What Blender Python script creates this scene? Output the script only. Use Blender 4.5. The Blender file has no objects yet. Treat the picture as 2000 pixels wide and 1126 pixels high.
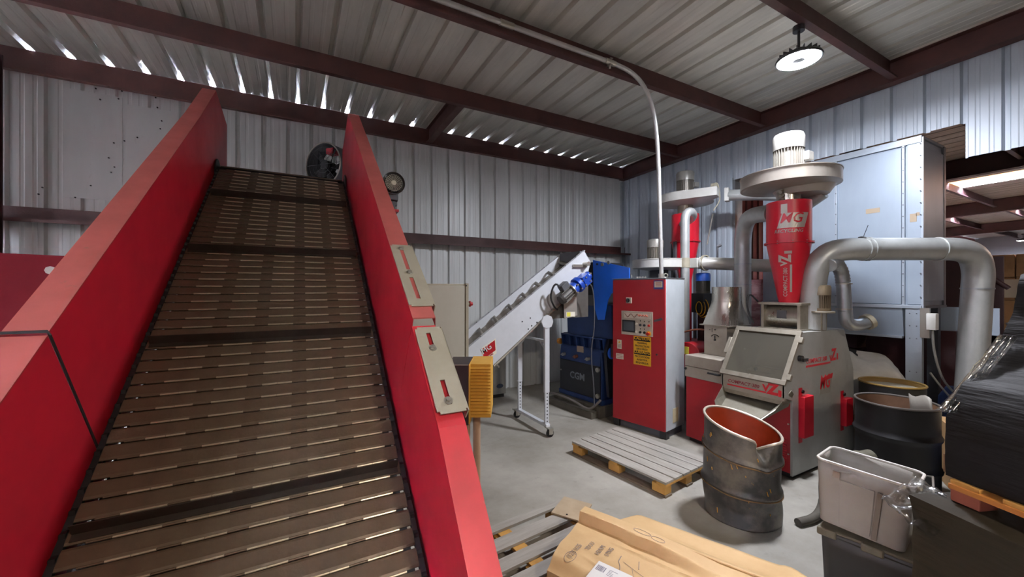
import bpy, math, random
from mathutils import Vector, Matrix
random.seed(7)
PI=math.pi
S=bpy.context.scene
COL=S.collection
# ---------------------------------------------------------------- camera, world, lights, exposure
CX,CY,CZ=-6.55,-6.63,1.9
cd=bpy.data.cameras.new('camera'); cam=bpy.data.objects.new('camera',cd); COL.objects.link(cam)
cam.location=(CX,CY,CZ); cam.rotation_euler=(PI/2,0,-math.radians(28.81))
cd.sensor_width=36; cd.lens=13.86; cd.clip_start=.05; cd.clip_end=200
S.camera=cam
S.view_settings.view_transform='Standard'; S.view_settings.look='None'
S.view_settings.gamma=1; S.view_settings.use_curve_mapping=False
S.view_settings.exposure=0.15
w=bpy.data.worlds.new('sky'); S.world=w; w.use_nodes=True
bg=w.node_tree.nodes['Background']; bg.inputs[0].default_value=(.72,.78,1,1); bg.inputs[1].default_value=520
LAMP=[(-2.25,-4.61,4.13),(-5.3,-9.2,4.15),(22.6,-2.1,4.1),(7.5,-8.5,4.1)]  # last lamp is added out of view to brighten the neighbouring bay
LAMP_STRENGTH=[880,700,700,450]

# ---------------------------------------------------------------- materials
def hx(s):
    s=s.lstrip('#'); c=[int(s[i:i+2],16)/255 for i in (0,2,4)]
    return tuple(x/12.92 if x<.04045 else ((x+.055)/1.055)**2.4 for x in c)+(1,)
MATS={}
def mat(name,col,rough=.5,metal=0,dirt=None,amt=.4,scale=3,bump=0,bscale=60,stretch=(1,1,1),detail=6,lo=.4,hi=.7,spec=.5,trans=0,alpha=1,emit=None,es=0,coat=0,fine=None):
    if name in MATS: return MATS[name]
    m=bpy.data.materials.new(name); m.use_nodes=True; MATS[name]=m
    nt=m.node_tree; N=nt.nodes; L=nt.links; b=N['Principled BSDF']
    c=hx(col) if isinstance(col,str) else col
    b.inputs['Base Color'].default_value=c; b.inputs['Roughness'].default_value=rough; b.inputs['Metallic'].default_value=metal
    b.inputs['Specular IOR Level'].default_value=spec
    if trans: b.inputs['Transmission Weight'].default_value=trans
    if alpha<1: b.inputs['Alpha'].default_value=alpha
    if coat: b.inputs['Coat Weight'].default_value=coat; b.inputs['Coat Roughness'].default_value=.15
    if emit: b.inputs['Emission Color'].default_value=hx(emit); b.inputs['Emission Strength'].default_value=es
    if dirt or bump:
        tc=N.new('ShaderNodeTexCoord'); mp=N.new('ShaderNodeMapping'); L.new(tc.outputs['Object'],mp.inputs[0]); mp.inputs['Scale'].default_value=stretch
    if dirt:
        n=N.new('ShaderNodeTexNoise'); n.inputs['Scale'].default_value=scale; n.inputs['Detail'].default_value=detail; n.inputs['Roughness'].default_value=.65
        L.new(mp.outputs[0],n.inputs[0])
        r=N.new('ShaderNodeMapRange'); r.inputs[1].default_value=lo; r.inputs[2].default_value=hi; r.inputs[3].default_value=0; r.inputs[4].default_value=amt
        L.new(n.outputs[0],r.inputs[0])
        mx=N.new('ShaderNodeMix'); mx.data_type='RGBA'; mx.inputs[6].default_value=c; mx.inputs[7].default_value=hx(dirt)
        L.new(r.outputs[0],mx.inputs[0]); out=mx.outputs[2]
        if fine:
            n2=N.new('ShaderNodeTexNoise'); n2.inputs['Scale'].default_value=fine[1]; n2.inputs['Detail'].default_value=8; n2.inputs['Roughness'].default_value=.7
            L.new(mp.outputs[0],n2.inputs[0])
            r2=N.new('ShaderNodeMapRange'); r2.inputs[1].default_value=fine[3]; r2.inputs[2].default_value=fine[4]; r2.inputs[4].default_value=fine[2]
            L.new(n2.outputs[0],r2.inputs[0])
            m2=N.new('ShaderNodeMix'); m2.data_type='RGBA'; L.new(out,m2.inputs[6]); m2.inputs[7].default_value=hx(fine[0]); L.new(r2.outputs[0],m2.inputs[0]); out=m2.outputs[2]
        L.new(out,b.inputs['Base Color'])
        ra=N.new('ShaderNodeMapRange'); ra.inputs[3].default_value=max(0,rough-.08); ra.inputs[4].default_value=min(1,rough+.15)
        L.new(n.outputs[0],ra.inputs[0]); L.new(ra.outputs[0],b.inputs['Roughness'])
    if bump:
        n=N.new('ShaderNodeTexNoise'); n.inputs['Scale'].default_value=bscale; n.inputs['Detail'].default_value=4
        L.new(mp.outputs[0],n.inputs[0]); bp=N.new('ShaderNodeBump'); bp.inputs['Strength'].default_value=bump; bp.inputs['Distance'].default_value=.01
        L.new(n.outputs[0],bp.inputs['Height']); L.new(bp.outputs[0],b.inputs['Normal'])
    return m
M_roof=mat('galvalume_roof','#d2d1c8',.33,.2,'#9a9b98',.5,2.2,stretch=(1.2,.25,1))
M_wall=mat('painted_sheet','#cfd2d0',.38,.05,'#a5a8a6',.35,1.6,stretch=(1,1,.25),fine=('#6f6a62',9,.4,.62,.8))
M_wallb=mat('painted_sheet_b','#b4bec8',.42,.05,'#98a3ad',.3,1.6,stretch=(1,1,.25))
M_shade=mat('bounce_cutting_wall','#403b36',.8,0,'#2f2b27',.5,2)  # dark colour given to unseen walls to cut bounced light
M_steelred=mat('red_oxide_primer','#46221c',.55,0,'#2c1410',.6,4,bump=.1)
M_steeldk=mat('red_oxide_dark','#351514',.6,0,'#20100f',.5,4)
M_conc=mat('concrete','#9b978d',.6,0,'#716c61',.8,1.0,bump=.12,bscale=40,fine=('#3f3b34',6,.55,.6,.78),lo=.38,hi=.68)
M_red=mat('red_paint','#ab1026',.4,0,'#7e0f1c',.35,2.2,spec=.5)
M_redtop=mat('red_paint_dusty','#a8514a',.55,0,'#93493f',.6,5,fine=('#6f5a48',14,.6,.62,.72))
M_redworn=mat('red_paint_worn','#c02a33',.42,0,'#8c2a2a',.5,4,fine=('#7c7060',7,.85,.6,.66))
M_slat=mat('belt_slat','#5e4f3d',.42,.3,'#44382a',.6,6,bump=.1,bscale=80)
M_pin=mat('hinge_metal','#a89c86',.3,.5)
M_flight=mat('flight_steel','#3a322a',.45,.4,'#241e19',.6,6)
M_black=mat('black_rubber','#131212',.6)
M_blackp=mat('black_plastic','#1b1b1c',.4)
M_beige=mat('beige_plate','#9c9683',.45,.1,'#857d69',.5,5)
M_zinc=mat('zinc_bolt','#b7b3a8',.3,.8)
M_grey=mat('grey_paint','#9d9e9a',.4,.1,'#7f7f79',.4,3)
M_greyd=mat('grey_dark_paint','#55565a',.5,.2,'#3c3c3e',.5,4)
M_galv=mat('galvanised','#aab0b4',.3,.75,'#878d92',.5,4)
M_white=mat('white_paint','#d6d6d2',.4,0,'#aaa89f',.4,4)
# ---------------------------------------------------------------- mesh helpers
class MB:
    def __init__(s): s.v=[];s.f=[];s.m=[]
    def add(s,vs,fs,mi=0,M=None):
        o=len(s.v)
        s.v+=[tuple(M@Vector(p)) if M else tuple(p) for p in vs]
        s.f+=[tuple(i+o for i in f) for f in fs]; s.m+=[mi]*len(fs); return s
    def box(s,x0,x1,y0,y1,z0,z1,mi=0,M=None):
        return s.add([(x0,y0,z0),(x1,y0,z0),(x1,y1,z0),(x0,y1,z0),(x0,y0,z1),(x1,y0,z1),(x1,y1,z1),(x0,y1,z1)],
          [(0,3,2,1),(4,5,6,7),(0,1,5,4),(1,2,6,5),(2,3,7,6),(3,0,4,7)],mi,M)
    def prism(s,poly,axis,a,b,mi=0,M=None):
        n=len(poly)
        def P(p,c): return {'x':(c,p[0],p[1]),'y':(p[0],c,p[1]),'z':(p[0],p[1],c)}[axis]
        vs=[P(p,a) for p in poly]+[P(p,b) for p in poly]
        return s.add(vs,[tuple(range(n))[::-1],tuple(range(n,2*n))]+[(i,(i+1)%n,n+(i+1)%n,n+i) for i in range(n)],mi,M)
    def tube(s,pts,r,n=12,mi=0,cap=True,M=None,closed=False):
        pts=[Vector(p) for p in pts]; k=len(pts)
        rs=r if isinstance(r,(list,tuple)) else [r]*k
        T=[]
        for i in range(k):
            a=pts[(i-1)%k] if (closed or i>0) else pts[i]; b=pts[(i+1)%k] if (closed or i<k-1) else pts[i]
            T.append((b-a).normalized())
        up=Vector((0,0,1)) if abs(T[0].z)<.9 else Vector((1,0,0))
        u=T[0].cross(up).normalized(); vs=[]
        for i in range(k):
            u=(u-T[i]*u.dot(T[i])).normalized(); w_=T[i].cross(u)
            sc=1
            if 0<i<k-1 or closed:
                a=(pts[i]-pts[i-1]).normalized(); sc=1/max(.6,a.dot(T[i]))
            for j in range(n):
                t=2*PI*j/n; vs.append(pts[i]+(u*math.cos(t)+w_*math.sin(t))*rs[i]*(1 if sc<1.02 else min(sc,1.15)))
        fs=[(i*n+j,i*n+(j+1)%n,((i+1)%k)*n+(j+1)%n,((i+1)%k)*n+j) for i in range(k if closed else k-1) for j in range(n)]
        if cap and not closed: fs+=[tuple(range(n))[::-1],tuple(range((k-1)*n,k*n))]
        return s.add(vs,fs,mi,M)
    def cyl(s,p0,p1,r0,r1=None,n=20,mi=0,M=None,cap=True): return s.tube([p0,p1],[r0,r0 if r1 is None else r1],n,mi,cap,M)
    def lathe(s,prof,n=32,mi=0,M=None,cap=False):
        k=len(prof); vs=[(r*math.cos(2*PI*j/n),r*math.sin(2*PI*j/n),z) for r,z in prof for j in range(n)]
        fs=[(i*n+j,i*n+(j+1)%n,(i+1)*n+(j+1)%n,(i+1)*n+j) for i in range(k-1) for j in range(n)]
        if cap: fs+=[tuple(range(n))[::-1],tuple(range((k-1)*n,k*n))]
        return s.add(vs,fs,mi,M)
    def grid(s,fn,nu,nv,mi=0,M=None,closeu=False):
        vs=[fn(i/(nu if closeu else nu-1),j/(nv-1)) for j in range(nv) for i in range(nu)]
        fs=[(j*nu+i,j*nu+(i+1)%nu,(j+1)*nu+(i+1)%nu,(j+1)*nu+i) for j in range(nv-1) for i in range(nu if closeu else nu-1)]
        return s.add(vs,fs,mi,M)
    def mesh(s,name,mats,smooth=True,ang=35):
        me=bpy.data.meshes.new(name); me.from_pydata(s.v,[],s.f)
        for m in (mats if isinstance(mats,(list,tuple)) else [mats]): me.materials.append(m)
        me.polygons.foreach_set('material_index',s.m)
        if smooth:
            me.polygons.foreach_set('use_smooth',[True]*len(me.polygons)); me.set_sharp_from_angle(angle=math.radians(ang))
        me.update(); return me
    def build(s,name,mats,parent=None,bevel=0,smooth=True,solid=0,ang=35,label=None,loc=None,rot=None,sub=0):
        o=bpy.data.objects.new(name,s.mesh(name,mats,smooth,ang)); COL.objects.link(o)
        if parent: o.parent=parent
        if loc: o.location=loc
        if rot: o.rotation_euler=rot
        if solid: d=o.modifiers.new('s','SOLIDIFY'); d.thickness=solid; d.offset=0
        if sub: d=o.modifiers.new('u','SUBSURF'); d.levels=d.render_levels=sub
        if bevel: d=o.modifiers.new('b','BEVEL'); d.width=bevel; d.segments=2; d.limit_method='ANGLE'; d.harden_normals=False
        if label: o['label']=label
        return o
def inst(o,loc=(0,0,0),rot=(0,0,0),parent=None,name=None,scale=None):
    c=bpy.data.objects.new(name or o.name.split('.')[0],o.data); COL.objects.link(c)
    c.location=loc; c.rotation_euler=rot
    if scale: c.scale=scale
    c.parent=parent if parent else o.parent
    for md in o.modifiers:
        d=c.modifiers.new(md.name,md.type)
        for a in ('thickness','offset','width','segments','limit_method','levels','render_levels'):
            if hasattr(md,a): setattr(d,a,getattr(md,a))
    return c
def tag(o,label,cat,group=None):
    o['label']=label; o['category']=cat
    if group: o['group']=group
    return o
def thing(name,label,cat,loc=(0,0,0),rz=0,group=None):
    o=bpy.data.objects.new(name,None); COL.objects.link(o); o.location=loc; o.rotation_euler=(0,0,rz); o.empty_display_size=.1
    return tag(o,label,cat,group)
def struct(o): o['kind']='structure'; return o
def arc(c,r,a0,a1,n,plane='xz'):
    out=[]
    for i in range(n+1):
        t=a0+(a1-a0)*i/n; p=[c[0],c[1],c[2]]; k={'x':0,'y':1,'z':2}
        p[k[plane[0]]]+=r*math.cos(t); p[k[plane[1]]]+=r*math.sin(t); out.append(tuple(p))
    return out
def smooth_path(pts,it=2):
    pts=[Vector(p) for p in pts]
    for _ in range(it):
        q=[pts[0]]
        for a,b in zip(pts,pts[1:]): q+= [a*.75+b*.25,a*.25+b*.75]
        pts=q+[pts[-1]]
    return pts
def text(body,size,M,m,name,parent,ext=.0008,shear=0,sx=1,align='LEFT',bold=0,label=None):
    cu=bpy.data.curves.new('lettering','FONT'); cu.body=body; cu.size=size; cu.extrude=ext; cu.shear=shear; cu.align_x=align; cu.align_y='BOTTOM'; cu.offset=bold; cu.resolution_u=2
    t=bpy.data.objects.new('t',cu); COL.objects.link(t); dg=bpy.context.evaluated_depsgraph_get(); dg.update()
    me=bpy.data.meshes.new_from_object(t.evaluated_get(dg)); bpy.data.objects.remove(t); me.name=name
    me.transform(M@Matrix.Diagonal((sx,1,1,1))); me.materials.clear(); me.materials.append(m)
    o=bpy.data.objects.new(name,me); COL.objects.link(o); o.parent=parent
    if label: o['label']=label
    return o
def frame(o,x,y):   # matrix with origin o, local x, local y
    x=Vector(x).normalized(); z=x.cross(Vector(y)).normalized(); y=z.cross(x)
    return Matrix(((x.x,y.x,z.x,o[0]),(x.y,y.y,z.y,o[1]),(x.z,y.z,z.z,o[2]),(0,0,0,1)))
# ---------------------------------------------------------------- setting
RZ=lambda y: 4.6-.02*y          # roof underside height
def ribbed(P,n=3,hh=.036,w0=.034,w1=.018):
    out=[]
    for k in range(n):
        o=k*P
        out+=[(o,hh),(o+w1,hh),(o+w0,0)]
        for q in (P/3,2*P/3): out+=[(o+q-.022,0),(o+q-.012,.004),(o+q+.012,.004),(o+q+.022,0)]
        out+=[(o+P-w0,0),(o+P-w1,hh)]
    return out+[(n*P,hh)]
fl=struct(MB().box(-14,27,-30,.3,-.2,0).build('floor',M_conc,smooth=False)); fl['label']='dusty stained grey concrete floor'
# back wall (ribbed sheets), y=0 plane
wb=struct(bpy.data.objects.new('wall_back',None)); COL.objects.link(wb); wb['label']='pale grey ribbed metal back wall'
def sheet_mesh(P,prof_to,a,b,name,m,HH=.048):
    pr=ribbed(P,hh=HH); mb=MB(); k=len(pr)
    mb.add([prof_to(s,h,a) for s,h in pr]+[prof_to(s,h,b) for s,h in pr],[(i,i+1,k+i+1,k+i) for i in range(k-1)])
    return mb.build(name,m,smooth=False,solid=.0016)
sh=sheet_mesh(.305,lambda s,h,t:(-s,h,t),0,4.575,'metal_sheet',M_wall); sh.parent=wb; sh.location=(-.23,0,0)
for k in range(1,14): inst(sh,(-.23-.915*k,0,0),parent=wb)
MB().box(-.27,.05,-.002,.06,0,4.6).build('corner_flashing',M_wall,wb)
g=MB()
g.prism([(-.02,2.66),(-.2,2.66),(-.2,2.64),(-.21,2.64),(-.21,2.68),(-.025,2.68),(-.025,2.83),(-.02,2.83)][::-1],'x',-12.6,0)
g.build('girt',M_steelred,wb,label='red primed steel girt across the back wall')
g=MB()
for x in (-.07,):
    g.box(x-.05,x+.03,-.05,-.003,0,4.3)
g.build('corner_post',M_galv,wb)
g=MB(); g.box(-9.5,-9.3,-.52,-.5,0,4.4).box(-9.5,-9.3,-.3,-.28,0,4.4).box(-9.41,-9.39,-.5,-.3,0,4.4)
tag(g.build('steel_column',M_steeldk),'dark red steel column at the far left before the back wall','column')
# right wall
wr=struct(bpy.data.objects.new('wall_right',None)); COL.objects.link(wr); wr['label']='pale blue grey ribbed metal wall with a large cut opening'
sB={}
def sheetB(z0,z1,k0):
    key=(z0,z1)
    if key not in sB:
        sB[key]=sheet_mesh(.2975,lambda s,h,t:(h,-s,t),z0,z1,'metal_sheet',M_wallb); sB[key].parent=wr; sB[key].location=(0,k0,0)
    else: inst(sB[key],(0,k0,0),parent=wr)
y=.15
ys=[y-.8925*i for i in range(18)]
for i,yy in enumerate(ys[:3]): sheetB(0,4.7,yy)
for i,yy in enumerate(ys[3:6]): sheetB(3.75,4.74,yy)
sheetB(3.75,4.74,ys[6]) if False else None
for yy in ys[6:16]: sheetB(3.36,4.8,yy)
MB().box(.045,.25,-2.56,-2.46,0,3.8).build('jamb_channel',M_galv,wr)
# roof
rf=struct(bpy.data.objects.new('ceiling',None)); COL.objects.link(rf); rf['label']='ribbed galvanised metal roof deck on red purlins'
def roof_to(s,h,t): return (s,t,4.6-.02*t+h)
rs=sheet_mesh(.333,roof_to,-14,.12,'roof_sheet',M_roof,HH=.052); rs.parent=rf; rs.location=(-12.5-.01,0,0)
for k in range(1,39):
    if k in (21,22,27,28): continue
    inst(rs,(-12.51+.999*k,0,0),parent=rf)
M_sky=mat('skylight_panel','#ffd9b0',.5,emit='#ffb07a',es=5)
for k in (21,27):
    MB().add([roof_to(0,.01,-14),roof_to(.9,.01,-14),roof_to(.9,.01,.1),roof_to(0,.01,.1)],[(0,1,2,3)]).build('skylight_panel',M_sky,rf,loc=(-12.51+.999*k,0,0),solid=.004)
    r=sheet_mesh(.333,roof_to,-14,.12,'roof_sheet',M_roof,HH=.052); r.parent=rf; r.location=(-12.51+.999*(k+1),0,0)
# purlins: Z sections running along x
def purlin(y,x0,x1,m=M_steelred,h=.24,lbl=None):
    z=RZ(y)-.002
    p=MB().prism([(y,z),(y+.07,z),(y+.07,z-.02),(y+.066,z-.02),(y+.066,z-.004),(y+.004,z-.004),(y+.004,z-h),(y-.07,z-h),(y-.07,z-h+.02),(y-.066,z-h+.02),(y-.066,z-h+.004),(y,z-h+.004)],'x',x0,x1)
    return p.build('purlin',m,rf,smooth=False,label=lbl)
purlin(-.08,-12.6,-.02,lbl='eave strut along the top of the back wall',h=.27)
for k,y in enumerate((-1.56,-3.1,-4.63,-6.16,-7.7,-9.2,-10.8,-12.3)):
    purlin(y,-12.6,-.16,lbl='red primed purlin' )
    purlin(y,.1,25,M_steeldk if k<3 else M_steelred)
def rafter(x,y0,y1,m,h=.29,w=.16,drop=0):
    mb=MB()
    def q(y,dz): return RZ(y)-drop-dz
    for (xa,xb,d0,d1) in ((x-w/2,x+w/2,0,.012),(x-w/2,x+w/2,h-.012,h),(x-.005,x+.005,.012,h-.012)):
        mb.add([(xa,y0,q(y0,d1)),(xb,y0,q(y0,d1)),(xb,y1,q(y1,d1)),(xa,y1,q(y1,d1)),(xa,y0,q(y0,d0)),(xb,y0,q(y0,d0)),(xb,y1,q(y1,d0)),(xa,y1,q(y1,d0))],
          [(0,3,2,1),(4,5,6,7),(0,1,5,4),(1,2,6,5),(2,3,7,6),(3,0,4,7)])
    return mb.build('rafter',m,rf,smooth=False)
rafter(-.09,-14,-.01,M_steelred,.27,.14)['label']='red primed rafter along the top of the right wall'
rafter(-4.56,-1.55,-.1,M_steelred,.24,.1)['label']='short dark stub rafter by the eave'
for x,m in ((6,M_steeldk),(12.5,M_steelred),(19,M_steelred)): rafter(x,-14,0,m,.4,.2,.0)
# neighbouring bay wall
wn=struct(MB().box(.05,26,.02,.05,0,4.6).build('wall_far',mat('pink_liner','#8e4b4a',.5,0,'#6b3737',.5,3))); wn['label']='maroon ribbed wall of the neighbouring bay'
mb=MB()
for i in range(60): mb.box(.2+i*.3,.24+i*.3,-.02,.02,0,4.6)
mb.box(.1,20,-.15,.0,2.66,2.72)
o=mb.build('wall_rib',mat('pink_liner_dark','#5a2c2c',.5),wn); o['kind']='stuff'
struct(MB().box(25.8,26,-14,.1,0,5).build('wall_end',M_wallb)); struct(MB().box(-13,-9.5,-14.1,-14,0,5).box(-5.5,26,-14.1,-14,0,5).box(-9.5,-5.5,-14.1,-14,0,5).build('wall_front',M_shade)); struct(MB().box(-13.1,-13,-14,.1,0,5).build('wall_left',M_shade))
# ---------------------------------------------------------------- lamps
def lamp(i,loc,st,lbl):
    t=thing('high_bay_lamp',lbl,'lamp',loc)
    MB().lathe([(.0,.09),(.06,.09),(.08,.07),(.1,.03),(.185,.02),(.195,0),(.19,-.012),(.178,-.012),(.176,-.004),(.0,-.004)],40).build('housing',M_blackp,t)
    mb=MB()
    for k in range(18):
        a=2*PI*k/18; mb.box(.06,.17,-.003,.003,.02,.06,M=Matrix.Rotation(a,4,'Z'))
    mb.build('cooling_fins',M_blackp,t)
    e=mat('led_ring_%d'%i,'#ffffff',.5,emit=('#f0f3ff','#fff1df','#f0f3ff','#ffe3d6')[i],es=st)
    MB().lathe([(.055,-.006),(.06,-.016),(.17,-.016),(.176,-.006)],48).build('led_ring',e,t)
    MB().lathe([(.0,-.016),(.05,-.014),(.058,-.006)],24).build('sensor_cap',M_greyd,t)
    top=RZ(loc[1])-.24-loc[2]
    MB().cyl((0,0,.09),(0,0,top+.0),.012,n=10).cyl((0,0,top-.05),(0,0,top),.05,n=16).build('stem',M_blackp,t)
    return t
lamp(0,LAMP[0],LAMP_STRENGTH[0],'round white LED high bay lamp glowing under the right purlin')
lamp(1,LAMP[1],LAMP_STRENGTH[1],'round LED high bay lamp behind the camera')
lamp(2,LAMP[2],LAMP_STRENGTH[2],'round LED high bay lamp far away in the neighbouring bay')
lamp(3,LAMP[3],LAMP_STRENGTH[3],'added unseen LED fill lamp brightening the neighbouring bay')

MB().box(-8.94,-8.43,-.006,-.001,2.98,4.27).build('patch_sheet',M_wall,wb,label='flat patch sheet screwed over the ribs')
MB().box(-8.40,-7.9,-.006,-.001,3.0,4.2).build('patch_sheet',M_wall,wb)
mb=MB()
random.seed(2)
for k in range(26): x=-9.2+random.random()*1.5; z=2.95+random.random()*1.4; mb.cyl((x,-.014,z),(x,-.004,z),.009,n=6)
o=mb.build('sheet_screws',M_black,wb); o['kind']='stuff'
FL_OFF=3
# ---------------------------------------------------------------- big incline conveyor (local: x across, y up the incline in plan, origin below camera)
TB=.704; Y0=3.3
th=math.atan(TB); SL=math.cos(th)
def bz(Y): return 1.9+TB*(Y-Y0)
XL,XR=-.77,.465
cv=thing('incline_conveyor','large red steel incline conveyor with brown hinged slat belt','conveyor',(CX,CY,0),-.0106)
def panel(name,x,poly,m_in,flange,side,lip=.05,lbl=None):
    # vertical plate at x with an outward folded top flange and a small outer lip
    t=.006; mb=MB(); mb.prism(poly,'x',x if side>0 else x-t,x+t if side>0 else x,0)
    for i in flange:
        a,b=poly[i],poly[(i+1)%len(poly)]
        w=.115*side
        vs=[(x,a[0],a[1]+.001),(x+w,a[0],a[1]+.001),(x+w,b[0],b[1]+.001),(x,b[0],b[1]+.001)]
        vs+=[(p[0],p[1],p[2]-.006) for p in vs]
        vs+=[(x+w,a[0],a[1]-lip),(x+w,b[0],b[1]-lip)]
        mb.add(vs,[(0,1,2,3),(4,5,6,7),(0,1,5,4),(2,3,7,6),(0,3,7,4),(1,2,9,8)],1)
    return mb.build(name,m_in,cv,smooth=False,label=lbl)
H=.77
def tp(Y): return (Y,bz(Y)+H)
jl=1.99
panel('side_panel',XL-.01,[(jl+.48,bz(jl+.48)-.25),(5.2,bz(5.2)-.25),(5.78,3.3),(5.8,3.86),(5.1,3.97),(4.4,bz(4.4)+H-.005),(jl+.0,bz(jl)+H)],[M_red,M_redtop],[3,4,5],-1)
panel('side_panel',XL-.008,[(.9,bz(.9)-.25+.1),(jl+.468,bz(jl+.468)-.25),(jl-.012,bz(jl)+H-.012),(.9,bz(.9)+H)],[M_red,M_redtop],[2],-1)
jr=1.93
panel('side_panel',XR+.018,[(jr+.46,bz(jr+.46)-.25),(5.1,bz(5.1)-.25),(5.62,3.3),(5.6,3.7),(4.9,3.92),(jr,1.755)],[M_red,M_redtop],[3,4],1)
panel('side_panel',XR+.012,[(.8,.12),(jr+.45,bz(jr+.45)-.25),(jr-.01,1.715),(1.5,1.35),(1.2,.98),(.9,.62)],[M_red,M_redworn],[2,3,4],1)
# seam straps
mb=MB(); mb.tube([(XL-.006,jl+.44,bz(jl+.44)-.18),(XL-.006,jl-.004,bz(jl)+H-.01),(XL-.012,jl-.004,bz(jl)+H+.002),(XL-.125,jl-.004,bz(jl)+H+.002)],.005,6); mb.build('seam_strip',M_black,cv)
# slats
pitch=.0693/SL*SL*1.0
pitch=.0855
L0=-.2; n=72
sl_th=.004
# slope frame: origin at belt at Y0, u along slope
def slope_M(s): # s distance along the slope from Y0
    return Vector((0,Y0+s*math.cos(th),1.9+s*math.sin(th)))
wS=XR-XL-.05
prof=[(-pitch/2+.006,0),(-pitch/2+.016,.003),(pitch/2-.016,.003),(pitch/2-.006,0),(pitch/2-.006,-.006),(-pitch/2+.006,-.006)]
sm=MB().prism(prof,'x',-wS/2,wS/2)
slat=sm.build('slat',M_slat,cv,smooth=False)
pm=MB(); x=-wS/2+.06; k=0
while x<wS/2-.08:
    ln=.07
    pm.cyl((x,0,0),(x+ln,0,0),.004 if k%3==0 else .005,n=8,mi=1 if k%3==0 else 0); x+=ln+.0015; k+=1
pin=pm.build('hinge_knuckles',[M_pin,M_slat],slat)
xc=(XL+XR)/2
s0=-2.33; s1=2.22
sn=int((s1-s0)/pitch)
slat.location=(xc,)+tuple(slope_M(s0))[1:]; slat.rotation_euler=(th,0,0)
pin.location=(0,pitch/2,.0035)
fm=MB().prism([(-.03,.0),(-.026,.004),(-.003,.006),(0,.058),(.004,.058),(.005,0)],'x',-wS/2+.012,wS/2-.012)
fm.box(-wS/2+.012,wS/2-.012,-.03,.03,.003,.006)
flight=None
# flights measured on the photograph at these belt positions
for i in range(1,sn):
    s=s0+i*pitch
    c=inst(slat,(xc,)+tuple(slope_M(s))[1:],(th,0,0),cv)
    d=inst(pin,(0,pitch/2,.0035),(0,0,0),c)
    if (i+FL_OFF)%12==0:
        if flight is None: flight=fm.build('flight',M_flight,cv,smooth=False); flight.location=c.location; flight.rotation_euler=(th,0,0)
        else: inst(flight,c.location,(th,0,0),cv)
# head: belt wraps over the drum
pc=slope_M(s1)+Vector((0,math.sin(th)*.13,-math.cos(th)*.13)); 
for i in range(7):
    a=PI/2+th-(.3+i*.62)
    p=pc+Vector((0,math.cos(a)*.134,math.sin(a)*.134))
    c=inst(slat,(xc,p.y,p.z),(a-PI/2,0,0),cv)
mb=MB().cyl((XL,pc.y,pc.z),(XR,pc.y,pc.z),.125,n=24); mb.build('head_drum',M_black,cv)
for x in (XL-.004,XR-.004): MB().cyl((x,pc.y-.05,pc.z+.02),(x+.008,pc.y-.05,pc.z+.02),.17,n=24).build('guard_disc',M_black,cv)
# chain strip at both belt edges
for x in (XL+.0,XR-.024):
    mb=MB()
    a=slope_M(s0-.1); b=slope_M(s1)
    mb.add([(x,a.y,a.z-.03),(x+.024,a.y,a.z-.03),(x+.024,b.y,b.z-.03),(x,b.y,b.z-.03),(x,a.y,a.z-.004),(x+.024,a.y,a.z-.004),(x+.024,b.y,b.z-.004),(x,b.y,b.z-.004)],[(0,3,2,1),(4,5,6,7),(0,1,5,4),(1,2,6,5),(2,3,7,6),(3,0,4,7)])
    for i in range(int((s1-s0)/pitch)):
        p=slope_M(s0+i*pitch+.02); mb.box(x+.002,x+.02,p.y-.02,p.y+.02,p.z-.03,p.z+.0)
    mb.build('edge_chain',M_black,cv,smooth=False)
# under-tray
a=slope_M(s0-.1); b=slope_M(s1-.1)
MB().add([(XL,a.y,a.z-.25),(XR,a.y,a.z-.25),(XR,b.y,b.z-.25),(XL,b.y,b.z-.25)],[(0,1,2,3)]).build('under_tray',M_black,cv,solid=.004)
# tail section and feet
a=slope_M(s0)
MB().box(XL-.01,XL+.0,-.3,.92,.1,.75).build('tail_panel',M_red,cv); MB().box(XR,XR+.01,-.3,.82,.1,.6).build('tail_panel',M_red,cv)
MB().box(XL,XR,-.3,a.y+.02,.2,.24).build('tail_tray',M_slat,cv)
for x in (XL-.04,XR+.04):
    for y in (-.2,.9): MB().box(x-.04,x+.04,y-.04,y+.04,0,.3).build('leg',M_red,cv,bevel=.004)
for x in (XL-.05,XR+.05):
    MB().box(x-.04,x+.04,4.3,4.38,0,bz(4.3)-.2).box(x-.07,x+.07,4.25,4.43,0,.012).build('leg',M_red,cv,bevel=.004)
MB().box(XL,XR,4.31,4.37,1.2,1.28).build('cross_brace',M_red,cv)
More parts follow.
